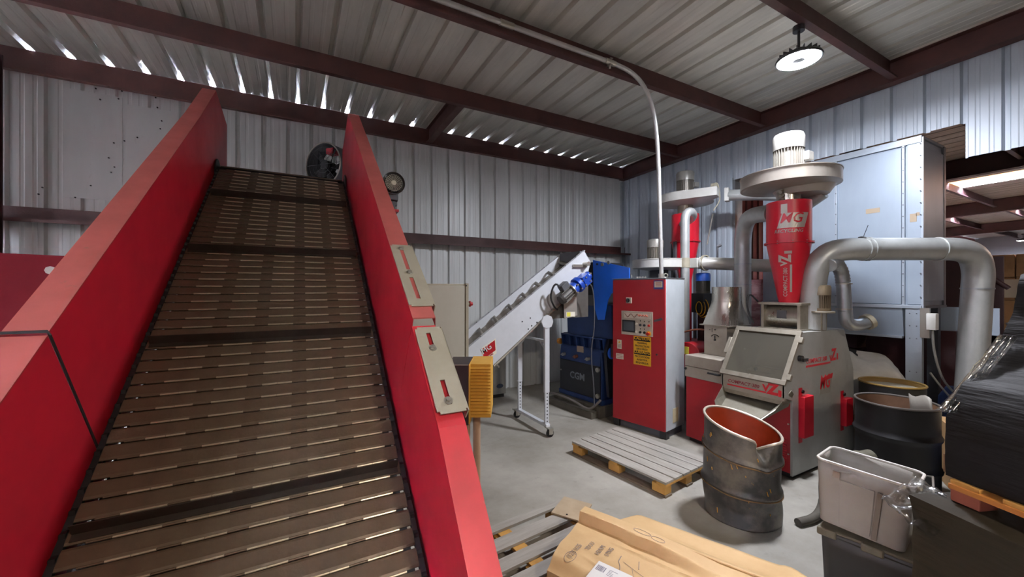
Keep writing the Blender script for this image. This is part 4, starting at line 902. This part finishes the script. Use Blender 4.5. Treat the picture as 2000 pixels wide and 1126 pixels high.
def crush(x,y,z):
    a=math.atan2(y,x); h=z/.78
    # leans and is squashed: the camera-right side (a about -0.8) sits lower and is buckled
    d=math.cos(a+1.3)
    zz=z*(1-.10*h*d)-.01*h
    n_=math.exp(-((((a+2.0)+PI)%(2*PI)-PI)/.2)**2)
    rr=1+.05*math.sin(3*a+4*h)*math.sin(h*PI)*.6-.10*max(0,1-abs(h-.16)/.17)*max(0,math.cos(a+2.6))
    rr+=.035*math.sin(5*a+9*h)*math.exp(-((h-.2)/.15)**2)
    if h>.78: rr-=n_*.5*((h-.78)/.22)**1.5
    if h>.6: zz-=n_*.10*(h-.6)/.4
    return (x*rr,y*rr,max(0,zz))
t=drum('steel_drum','dented open black steel drum with orange inside under the mill spout',(-3.235,-4.64),.78,.285,M_drum,M_rim,M_orange,crush,hoops=(.35,.70))
for hz in (.35,.70):
    MB().tube([tuple(c*1.052 if i<2 else c for i,c in enumerate(crush(.285*math.cos(a*PI/32),.285*math.sin(a*PI/32),.78*hz-.018))) for a in range(64)],.005,6,closed=True).build('hoop_edge',mat('hoop_rust','#7d5c33',.7,0,'#3b3935',.9,9),t)
ms=MB()
random.seed(3)
for k in range(16):
    a=2.2+random.random()*2.6; z=.08+random.random()*.6; L_=.01+random.random()*.03
    p=crush(.288*math.cos(a),.288*math.sin(a),z); q=crush(.288*math.cos(a+L_),.288*math.sin(a+L_),z-L_)
    ms.tube([(p[0]*1.012,p[1]*1.012,p[2]),(q[0]*1.012,q[1]*1.012,q[2])],.004,4)
o=ms.build('yellow_scratches',mat('scratch_yellow','#b8862e',.7),t); o['kind']='stuff'
d2=drum('steel_drum','large open black drum with a rusty inside right of the mill',(-1.63,-5.13),.86,.29,M_drumd,mat('rim_dark','#57504a',.4,.4),M_rustin,lambda x,y,z:(x*(1+.02*math.sin(3*math.atan2(y,x)+z*5)),y,z))
d3=drum('steel_drum','open drum with a yellow ochre rim farthest back beside the filter box leg',(-.80,-4.86+.02),.88,.27,M_drumd,mat('rim_ochre','#8c7038',.5,.2),mat('liner_ochre','#8a6d3a',.6,0,'#5e4a28',.5,5))
MB().lathe([(0,.83),(.26,.82)],40,M=Matrix.Translation((0,0,0))).build('powder_fill',mat('powder','#a39d8a',.8,bump=.4),d3)
MB().grid(lambda u,v:(-.1+.2*u,-.24+.1*u+.03*v,.5+.42*v+.02*math.sin(u*6)),8,5,M=Matrix.Rotation(.5,4,'Z')).build('bent_offcut',mat('offcut','#8f8a80',.5,.4),d2,solid=.004)
t=thing('steel_drum','low dark drum with flat lid under the flanged valve behind the grey bin','drum',(-2.5,-5.17,0))
MB().lathe([(0,0),(.25,0),(.26,.02),(.265,.2),(.26,.40),(0,.40)],40).build('shell',M_drumd,t); MB().tube([(.26*math.cos(k*PI/20),.26*math.sin(k*PI/20),.405) for k in range(40)],.01,6,closed=True).build('rolled_rim',M_drumd,t)
t=thing('flanged_valve','dusty olive grey flanged valve body lying on a low drum','valve',(-2.5,-5.16,.415))
M_ol=mat('dusty_olive','#5a5646',.7,0,'#3a372c',.6,8,bump=.3)
MB().tube([(.15*math.cos(k*PI/16),.15*math.sin(k*PI/16),.05+.01*math.sin(k)) for k in range(32)],[.045+.006*math.sin(k*1.3) for k in range(32)],12,closed=True).build('ring_body',M_ol,t)
MB().cyl((-.12,.05,.06),(.13,-.04,.09),.06,n=20).cyl((-.24,.1,.05),(-.14,.06,.05),.035,n=12).build('cross_pipe',M_ol,t)
for k in range(6): a=k*PI/3; MB().cyl((.2*math.cos(a),.2*math.sin(a),.02),(.2*math.cos(a),.2*math.sin(a),.09),.016,n=8).build('bolt',M_ol,t)
t=thing('grey_hose','thick dusty hose lying on the floor behind the dented drum','hose',(-2.75,-4.95,0))
MB().tube(smooth_path([(-.28,-.02,.03),(-.1,-.06,.035),(.1,-.02,.04),(.3,.05,.06),(.5,.05,.05)],2),.032,12).build('hose_body',mat('hose_dusty','#4e493f',.7,0,'#2f2b25',.5,8),t)
# ---------------------------------------------------------------- bins
M_bin=mat('bin_grey','#9a948a',.4,0,'#857e74',.35,5); M_tote=mat('tote_dark','#34312b',.5,0,'#33302b',.5,4)
def tub(t,w,d,h,fl,m,r=.05,thick=.004,name='shell',z0=0):
    def ring(s,z,rad):
        pts=[]; x0,x1,y0,y1=-fl*s,w+fl*s,-fl*s,d+fl*s
        for cx,cy,a0 in ((x0+rad,y0+rad,PI),(x1-rad,y0+rad,1.5*PI),(x1-rad,y1-rad,0),(x0+rad,y1-rad,.5*PI)):
            for k in range(6): pts.append((cx+rad*math.cos(a0+k*PI/10),cy+rad*math.sin(a0+k*PI/10),z))
        return pts
    rings=[ring(0,z0+.012,r-.01),ring(0.05,z0+.03,r)]+[ring(q/6,z0+h*q/6,r) for q in range(1,7)]
    n=24; vs=[p for g in rings for p in g]
    fs=[tuple(range(n))[::-1]]+[(i*n+j,i*n+(j+1)%n,(i+1)*n+(j+1)%n,(i+1)*n+j) for i in range(len(rings)-1) for j in range(n)]
    o=MB().add(vs,fs).build(name,m,t,solid=thick)
    return ring(1,z0+h,r)
t=thing('plastic_tote','dark grey rectangular tote on the floor under the grey bin','tote',(-3.71,-5.43,0),math.radians(-80.8))
rg=tub(t,.46,.34,.42,.015,M_tote)
MB().tube(rg,.014,8,closed=True).build('rim',M_tote,t)
lid=MB().box(-.02,.48,-.02,.37,.425,.445).box(-.025,.07,-.035,.0,.40,.445).box(.18,.28,-.035,0,.40,.445).box(.4,.485,-.035,0,.40,.445).build('lid',mat('lid_dusty','#6e6752',.6,0,'#4b4636',.6,6),t,bevel=.008)
t=thing('plastic_bin','grey plastic bin with a white rim leaning on the dark tote','bin',(-3.70,-5.40,.452),math.radians(-80.8))
hold=bpy.data.objects.new('bin_body',None)
rg=tub(t,.38,.30,.385,.03,M_bin,r=.05)
MB().tube(rg,.008,8,closed=True).build('rim',mat('rim_white','#cfc9bf',.4),t)
def onface(poly,o1,name,m):
    fy=lambda z,o: -.0-.03*z/.385-o
    n=len(poly); vs=[(x,fy(z,.001),z) for x,z in poly]+[(x,fy(z,o1),z) for x,z in poly]
    MB().add(vs,[tuple(range(n))[::-1],tuple(range(n,2*n))]+[(i,(i+1)%n,n+(i+1)%n,n+i) for i in range(n)]).build(name,m,t,smooth=False,bevel=.003)
onface([(.10,.03),(.24,.03),(.25,.30),(.09,.30)],.010,'raised_panel',M_bin)
onface([(.245,.02),(.27,.02),(.285,.30),(.26,.30)],.014,'side_rib',mat('bin_shade','#786f63',.5))
MB().box(.06,.095,-.05,-.04,.31,.345).cyl((.09,-.045,.355),(.14,-.04,.36),.005,n=6).build('metal_tag',M_zinc,t)
MB().tube([(.42,.31,.38),(.45,.18,.42),(.47,.0,.39),(.5,-.06,.35)],.005,6).build('wire_handle',M_zinc,t)
t.rotation_euler=(math.radians(-3),math.radians(3),math.radians(-80.8)); t.location.z=.462
# ---------------------------------------------------------------- pallets
M_wood=mat('pallet_wood_grey','#9a958c',.7,0,'#6f6a60',.6,5,stretch=(.4,4,1),bump=.15); M_woody=mat('pallet_wood_yellow','#b98a42',.65,0,'#8a642e',.5,6,stretch=(1,1,1),bump=.15)
def pallet(label,pos,rz,L_,W_,tops,z=0,m=M_wood,bw=.1,tilt=None):
    t=thing('wooden_pallet',label,'pallet',(pos[0],pos[1],z),rz)
    # local x along boards (length L_), y across (W_)
    for y0,wd in tops:
        b=MB().box(0,L_,y0,y0+wd,.122,.144).build('top_board',m,t,bevel=.002)
    for x0 in (0,L_/2-.05,L_-.1): MB().box(x0,x0+.1,0.0,W_,.1,.121).build('stringer_board',M_woody,t,bevel=.002)
    for x0 in (0.01,L_/2-.07,L_-.15):
        for y0 in (0.005,W_/2-.05,W_-.105): MB().box(x0,x0+.14,y0,y0+.1,.022,.1).build('block',M_woody,t,bevel=.004)
    for y0 in (0,W_/2-.05,W_-.1): MB().box(0,L_,y0,y0+.1,0,.021).build('bottom_board',mat('board_dark','#6a5a48',.7,0,'#463a2d',.5,5),t,bevel=.002)
    return t
pallet('grey topped wooden pallet in front of the red control cabinet',(-3.757,-2.985),math.radians(-83.1),1.2,.8,[(.0,.13),(.147,.125),(.287,.12),(.42,.13),(.56,.11),(.685,.115)])
pallet('open slatted wooden pallet on the floor beside the lower conveyor panel',(-5.72,-5.02),math.radians(5.5),1.2,.98,[(.0,.12),(.19,.12),(.37,.1),(.53,.11),(.71,.12),(.90,.075)])
t=thing('plywood_offcut','small square plywood offcut lying on the slatted pallet corner','board',(-4.63,-4.12,.147),.55)
MB().box(-.13,.14,-.12,.12,0,.012).build('board',mat('ply','#a8957a',.6,0,'#8d795c',.5,6),t); MB().cyl((-.1,-.0,.012),(-.1,-.0,.016),.007,n=8).build('nail',M_blackp,t)

# ---------------------------------------------------------------- kraft paper package
M_kraft=mat('kraft_paper','#c9a878',.6,0,'#b08c5c',.5,3,bump=.12,bscale=12); M_kraft2=mat('kraft_fold','#b98f60',.6,0,'#a37c50',.5,4)
ang=math.atan2(-.92,.39)
t=thing('kraft_package','large flat package in tan kraft wrapping with handwriting and a barcode label','package',(-4.80,-4.47,.15),ang)
def sst(a,b,x): x=max(0,min(1,(x-a)/(b-a))); return x*x*(3-2*x)
def zk(u,v):
    z=.165+.006*noise.noise(Vector((u*3,v*4,0)))+.003*noise.noise(Vector((u*9,v*11,2)))
    k=1-.45*sst(.45,.9,u); e=.045+.03*u
    z+=.062*k*(1-sst(e,e+.016+.05*sst(.5,.8,u),v))
    z+=.010*math.exp(-((v-.12-.05*u)/.008)**2)*sst(.25,.4,u)
    z-=.008*math.exp(-((v-.30-.22*(u-.1))/.03)**2)*sst(.1,.3,u)
    z+=.008*math.exp(-((v-.34-.22*(u-.1))/.01)**2)*sst(.15,.3,u)
    z-=.05*sst(.44,.54,v)
    return z
def surf(u_,v_):
    u=1.5*u_; v=-.03+.56*v_
    if v>.08: u+=.02*math.sin((v-.08)*7)*(1-u_)
    return (u+.05*sst(.3,.55,v)*(1-u_),-v,zk(u,v))
NU,NV=90,70
mb=MB().grid(surf,NU,NV)
def skirt(idx):
    o=len(mb.v)
    for i in idx: x,y,z=mb.v[i]; mb.v.append((x,y,0.0))
    for a_ in range(len(idx)-1): mb.f.append((idx[a_],idx[a_+1],o+a_+1,o+a_)); mb.m.append(0)
skirt([j*NU for j in range(NV)]); skirt([(NV-1)*NU+i for i in range(NU)]); skirt([i for i in range(NU)]); skirt([j*NU+NU-1 for j in range(NV)])
mb.build('wrapping',M_kraft,t,ang=50)
def low(u_,v_):
    u=.13+1.3*u_; w=sst(0,.12,u_)
    v=-.02-(.10+.21*w)*v_
    z=.205-.06*sst(0,.5,v_)+.005*noise.noise(Vector((u*4,v*6,5)))-.02*v_
    if u_>.75: z+=.012*math.sin((u_-.75)*40)
    return (u,-v,z)
MB().grid(low,50,16).build('folded_flap',M_kraft,t,solid=.01,ang=50)
for a_,b_ in (((.42,-.13),(.75,-.12)),((.9,-.12),(1.05,-.125))):
    MB().tube([(a_[0],-a_[1],.151),((a_[0]+b_[0])/2,-(a_[1]+b_[1])/2-.004,.153),(b_[0],-b_[1],.15)],.0035,5).build('torn_slit',mat('slit_brown','#5e3f22',.8),t)
M_pen=mat('pen_ink','#857a75',.7)
def zat(u,v): return zk(u,v)+.002
def stroke(pts,w=.0016): MB().tube([(u,-v,zat(u,v)) for u,v in pts],w,5).build('pen_stroke',M_pen,t)
stroke([(.37,.22),(.375,.27),(.40,.31),(.42,.37)],.0022); stroke([(.47,.20),(.49,.26)],.0022); stroke([(.40,.26),(.52,.30),(.64,.34)],.001); stroke([(.46,.28),(.50,.36),(.56,.40)],.001)
def pen(s,u,v,size):
    text(s,size,Matrix.Translation((u,-v,zat(u,v-.05)+.002))@Matrix.Rotation(PI/2,4,'Z'),M_pen,'handwriting',t,ext=.0004,sx=.8)
pen('(12)11625',.155,.43,.045); pen('TDUU',.205,.30,.04); pen('H2/NM',.27,.30,.04); pen('1/YNG',.32,.28,.04)
def loop(cu,cv,ru,rv,n=24): stroke([(cu+ru*math.cos(2*PI*k/n),cv+rv*math.sin(2*PI*k/n)) for k in range(n+1)],.0012)
loop(.42,.012,.055,.018); loop(.52,.02,.04,.02); loop(.135,.41,.03,.05)
M_lab=mat('barcode_white','#d6d4d0',.5)
Mx=Matrix.Translation((.29,-.35,zk(.4,.42)+.012))
lb=MB().box(0,.2,-.17,.0,0,.001,M=Mx).build('barcode_label',M_lab,t)
mb=MB(); x=.012
random.seed(5)
while x<.06: w_=random.choice((.0015,.003,.0045)); mb.box(x,x+w_,-.075,-.03,.001,.0015,M=Mx); x+=w_+random.choice((.0015,.003))
for k in range(5): mb.box(.08,.08+.05*random.random()+.02,-.035-.011*k,-.032-.011*k,.001,.0015,M=Mx)
mb.build('barcode_print',mat('print_grey','#6b6675',.6),lb)
# ---------------------------------------------------------------- wrapped pallet stack at the right, unseen width extended to block lamp light
M_film=mat('dark_wrap_film','#14110f',.6,0,'#0c0a09',.5,3,stretch=(1,1,9),bump=.5,bscale=7,spec=.2)
M_clear=mat('clear_film','#e9ecef',.1,trans=1,alpha=.45,bump=.6,bscale=12)
SO=(-3.978,-6.014); SR=math.radians(-21.3)
t=thing('wrapped_load','lower load of dark cartons wrapped in brown film at the right edge','pallet load',(SO[0],SO[1],0),SR)
def lump(x0,x1,y0,y1,z0,z1,seed,n=14,amp=.015):
    def s(u,v):
        a=u*4; 
        k=int(a)%4; f=a-int(a)
        c=[(x0,y0),(x1,y0),(x1,y1),(x0,y1)]; p,q=c[k],c[(k+1)%4]
        x=p[0]+(q[0]-p[0])*f; y=p[1]+(q[1]-p[1])*f; z=z0+(z1-z0)*v
        d=amp*noise.noise(Vector((x*3+seed,y*3,z*9)))
        cx_,cy_=(x0+x1)/2,(y0+y1)/2; ln=math.hypot(x-cx_,y-cy_) or 1
        return (x+(x-cx_)/ln*d,y+(y-cy_)/ln*d,z+d*.5)
    mb=MB().grid(s,n*4,10,closeu=True); mb.add([s(i/(n*4),1) for i in range(n*4)],[tuple(range(n*4))]); return mb
lump(-.12,1.38,-1.15,.02,.16,.52,1).build('lower_tier',mat('film_brown','#2c261b',.6,0,'#1c1811',.6,3,stretch=(1,1,9),bump=.4,bscale=7,spec=.15),t,ang=50)
lump(-.14,1.38,-1.15,.03,.52,.96,2).build('upper_tier',MATS['film_brown'],t,ang=50)
for y0 in (-1.1,-.6,-.1): MB().box(-.1,1.35,y0,y0+.1,0,.08).build('pallet_block',M_woody,t)
MB().box(-.12,1.38,-1.15,.0,.08,.15).build('pallet_deck',M_woody,t)
t=thing('wooden_pallet','orange edged pallet between the two wrapped loads','pallet',(SO[0],SO[1],.965),SR)
for y0 in (-1.1,-.94,-.78,-.62,-.46,-.30,-.13): MB().box(-.02,1.4,y0,y0+.1,.075,.093).build('top_board',M_woody,t,bevel=.002)
for x0 in (-.03,.65,1.3): MB().box(x0,x0+.09,-1.1,-.03,.055,.075).build('stringer_board',mat('board_orange','#b5732f',.6),t)
for x0 in (-.02,.65,1.28):
    for y0 in (-1.05,-.6,-.13): MB().box(x0,x0+.1,y0,y0+.1,.0,.055).build('block',mat('block_red','#8c4a35',.6),t,bevel=.004)
t=thing('wrapped_load','upper stepped load in shiny dark brown stretch film on the orange pallet','pallet load',(SO[0],SO[1],1.06),SR)
prof=[(0,.0),(-.005,.12),(.0,.26),(.03,.33),(.08,.40),(.17,.46),(.22,.50),(.25,.54),(.30,.60),(.36,.72),(.42,.93),(1.4,.97)]
def up(u,v):
    i=u*(len(prof)-1); k=min(int(i),len(prof)-2); f=i-k
    x=prof[k][0]*(1-f)+prof[k+1][0]*f; z=prof[k][1]*(1-f)+prof[k+1][1]*f; y=.0-1.15*v
    d=.018*noise.noise(Vector((x*5,y*3,z*12)))
    return (x+d,y,max(0,z+d))
mb=MB().grid(up,50,30)
mb.add([up(i/49,0) for i in range(50)]+[(1.4,0,0)],[tuple(range(51))]); mb.add([up(i/49,1) for i in range(50)]+[(1.4,-1.15,0)],[tuple(range(51))])
mb.build('film_wrap',M_film,t,ang=60)
MB().box(.005,.4,-.01,.012,.01,.09).build('torn_carton',mat('carton_torn','#8d7050',.8,0,'#5c452c',.8,25),t)
def vl(u,v): return (-.01+.30*u+.01*math.sin(v*20),.03-.06*v-.03*u,.275+.34*u**1.1+.012*noise.noise(Vector((u*9,v*9,1)))+.012)
MB().grid(vl,16,20).build('clear_film_fold',M_clear,t,ang=80,solid=.002)
t=thing('plastic_sheet','crumpled clear plastic sheet hanging off the pallet corner','plastic sheet',(SO[0],SO[1],.86),SR)
def ps(u,v): 
    return (-.19+.2*u,.12-.2*v,.04+.10*u+.03*noise.noise(Vector((u*6,v*6,3)))-.06*v)
MB().grid(ps,18,18).build('sheet',M_clear,t,ang=80,solid=.002)
# ---------------------------------------------------------------- stuff behind: carton with bag, sack, bales
M_carton=mat('carton_brown','#a9855a',.7,0,'#8c6b45',.5,4)
t=thing('open_carton','open carton holding a cream plastic bag beside the large duct','carton',(-.9,-5.52,0),.5)
MB().box(-.3,.25,-.25,.25,0,.6).build('carton_body',M_carton,t,bevel=.004)
MB().box(-.3,.25,-.42,-.25,.6,.61).build('flap',M_carton,t); MB().box(-.45,-.3,-.25,.25,.6,.61).build('flap',M_carton,t)
def bag(sx,sy,sz,seed,amp=.12):
    def s(u,v):
        a=2*PI*u; ph=PI*v
        r=math.sin(ph)**.6; d=1+amp*noise.noise(Vector((math.cos(a)*2+seed,math.sin(a)*2,v*4)))+.04*noise.noise(Vector((math.cos(a)*7,math.sin(a)*7,v*12+seed)))
        return (sx*r*math.cos(a)*d,sy*r*math.sin(a)*d,sz*(.5-.5*math.cos(ph))*(d*.5+.5))
    return MB().grid(s,48,28,closeu=True)
b=bag(.27,.24,.22,3).build('cream_bag',mat('bag_cream','#c9b98d',.35,0,'#e0dccb',.6,5,bump=.4,bscale=9),t,ang=60); b.location=(-.03,0,.55)
t=thing('bulk_sack','puffy white bulk sack standing under the filter box','sack',(-.38,-4.18,0))
MB().box(-.25,.75,-.45,.5,0,.3).build('pallet_base',M_woody,t)
b=bag(.6,.58,.78,1,.2).build('sack_body',mat('sack_white','#c7c3ba',.5,0,'#9d978b',.5,4,bump=.5,bscale=10),t,ang=60); b.location=(.22,0,.3)
b=bag(.3,.2,.12,7,.3).build('sack_neck',M_black,t,ang=60); b.location=(.2,.05,.98)
M_pink=mat('bale_pink_film','#8a5f62',.25,0,'#c3a6a4',.6,3,stretch=(1,1,3),bump=.6,bscale=8,coat=.3)
t=thing('wrapped_bale','tall purple pink film wrapped bale seen through the wall opening','bale',(.85,-2.35,0),.1)
o=lump(-.45,.45,-.5,.45,.15,1.15,5,amp=.04).build('lower_bale',M_pink,t,ang=60); o=lump(-.42,.42,-.45,.45,1.17,2.05,8,amp=.05).build('upper_bale',M_pink,t,ang=60); MB().box(-.5,.5,-.5,.5,0,.14).build('pallet_base',M_woody,t)
t=thing('dark_bale','dark maroon wrapped bale behind the dust pipe beyond the wall','bale',(1.1,-3.6,0))
lump(-.4,.4,-.4,.4,.15,1.0,9,amp=.04).build('lower_bale',mat('bale_dark','#4a2c2e',.3,0,'#2b1a1c',.6,3,bump=.6,bscale=8),t,ang=60); lump(-.38,.38,-.38,.38,1.02,1.9,10,amp=.05).build('upper_bale',MATS['bale_dark'],t,ang=60); MB().box(-.42,.42,-.42,.42,0,.14).build('pallet_base',M_woody,t)
t=thing('dark_bale','added dark backdrop shaped as a low bale, covering the bright bay floor behind the white sack','bale',(1.3,-4.45,0))  # added backdrop in bale form, darkens the lit gap behind the sack
lump(-.45,.45,-.5,.4,.15,1.35,12,amp=.04).build('film_wrap',MATS['bale_dark'],t,ang=60); MB().box(-.45,.45,-.5,.42,0,.14).build('pallet_base',M_woody,t)
t=thing('grey_tank','large round grey tank in the neighbouring bay behind the duct','tank',(1.9,-5.72,0))
MB().lathe([(0,0),(.52,0),(.53,.03),(.53,1.42),(.5,1.46),(0,1.47)],48).build('shell',mat('tank_grey','#5d6060',.5,.1,'#4a4c4b',.4,3),t); MB().tube([(.53*math.cos(k*PI/24),.53*math.sin(k*PI/24),1.43) for k in range(48)],.015,8,closed=True).build('top_ring',M_greyd,t)
t=thing('maroon_partition','dark maroon steel partition panel in the neighbouring bay','partition',(2.1,-4.72,0))
MB().box(-.01,.02,-.4,.5,.0,2.35).build('panel',M_steeldk,t); MB().cyl((-.03,-.45,1.9),(-.03,.1,2.45),.03,n=10).build('diagonal_brace',M_steeldk,t)
t=thing('wall_switch_box','small white electrical box with a grey cable beside the filter box leg','switch box',(-.06,-4.97,1.42))
MB().box(-.05,.05,-.04,.04,0,.19).build('case',M_white,t,bevel=.004)
MB().tube(smooth_path([(.0,-.0,0),(.0,-.01,-.25),(.05,-.06,-.55),(.15,-.12,-.7),(.22,-.15,-.75)],2),.012,8).build('cable',M_grey,t)
MB().tube(smooth_path([(.0,.02,-.5),(.03,-.06,-.65),(.12,-.12,-.78)],2),.01,8).build('cable',M_grey,t)
MB().box(-.02,.02,.02,.10,-.1,.25).build('mounting_strap',M_zinc,t)
t=thing('pale_board','pale blue grey sheet metal board standing behind the duct','board',(.9,-4.95,0),0)
MB().box(-.02,.0,-.35,.25,1.33,1.66).build('sheet',M_sbox,t); 
for y in (-.3,.2): MB().box(0,.03,y-.02,y+.02,0,1.66).build('post',M_steeldk,t)
MB().box(.0,.02,-.35,.25,.3,1.33).build('dark_screen',M_blackp,t)
# far cartons: stacks on pallets
random.seed(11)
for i,(x,y,zs,lbl) in enumerate(((7.6,-4.35,5,'tall stack of brown cartons on a pallet, left of the two far stacks'),(7.4,-5.55,4,'tall stack of brown cartons with film cover, right of the two far stacks'))):
    t=thing('carton_stack',lbl,'cartons',(x,y,0),.1)
    MB().box(-.5,.5,-.55,.55,0,.14).build('pallet_base',M_woody,t)
    for k in range(zs):
        for q in (-.28,.27):
            MB().box(-.48,.48,q-.265,q+.265,.15+.5*k,.64+.5*k).build('carton',M_carton,t,bevel=.006)
            MB().box(-.485,-.48,q-.03,q+.03,.2+.5*k,.6+.5*k).build('carton_tape',mat('tape_tan','#8f6b43',.4),t) if k>2 else None
    MB().box(-.5,-.49,-.2,.45,1.7,2.1).build('white_sheet',M_label,t)
t=thing('blue_tub','small blue plastic tub on the floor behind the wrapped loads','tub',(-1.55,-5.78,0),.2)
tub(t,.3,.25,.45,.02,mat('tub_blue','#2f4f86',.4),r=.04)
t=thing('blue_barrel','blue plastic barrel on the floor at the foot of the large duct','barrel',(.35,-5.15,0))
MB().lathe([(0,0),(.2,0),(.23,.05),(.24,.3),(.23,.6),(.17,.72),(0,.74)],32).build('shell',mat('tub_blue2','#44598c',.4),t); MB().cyl((.08,0,.735),(.08,0,.76),.03,n=12).build('bung',M_white,t)
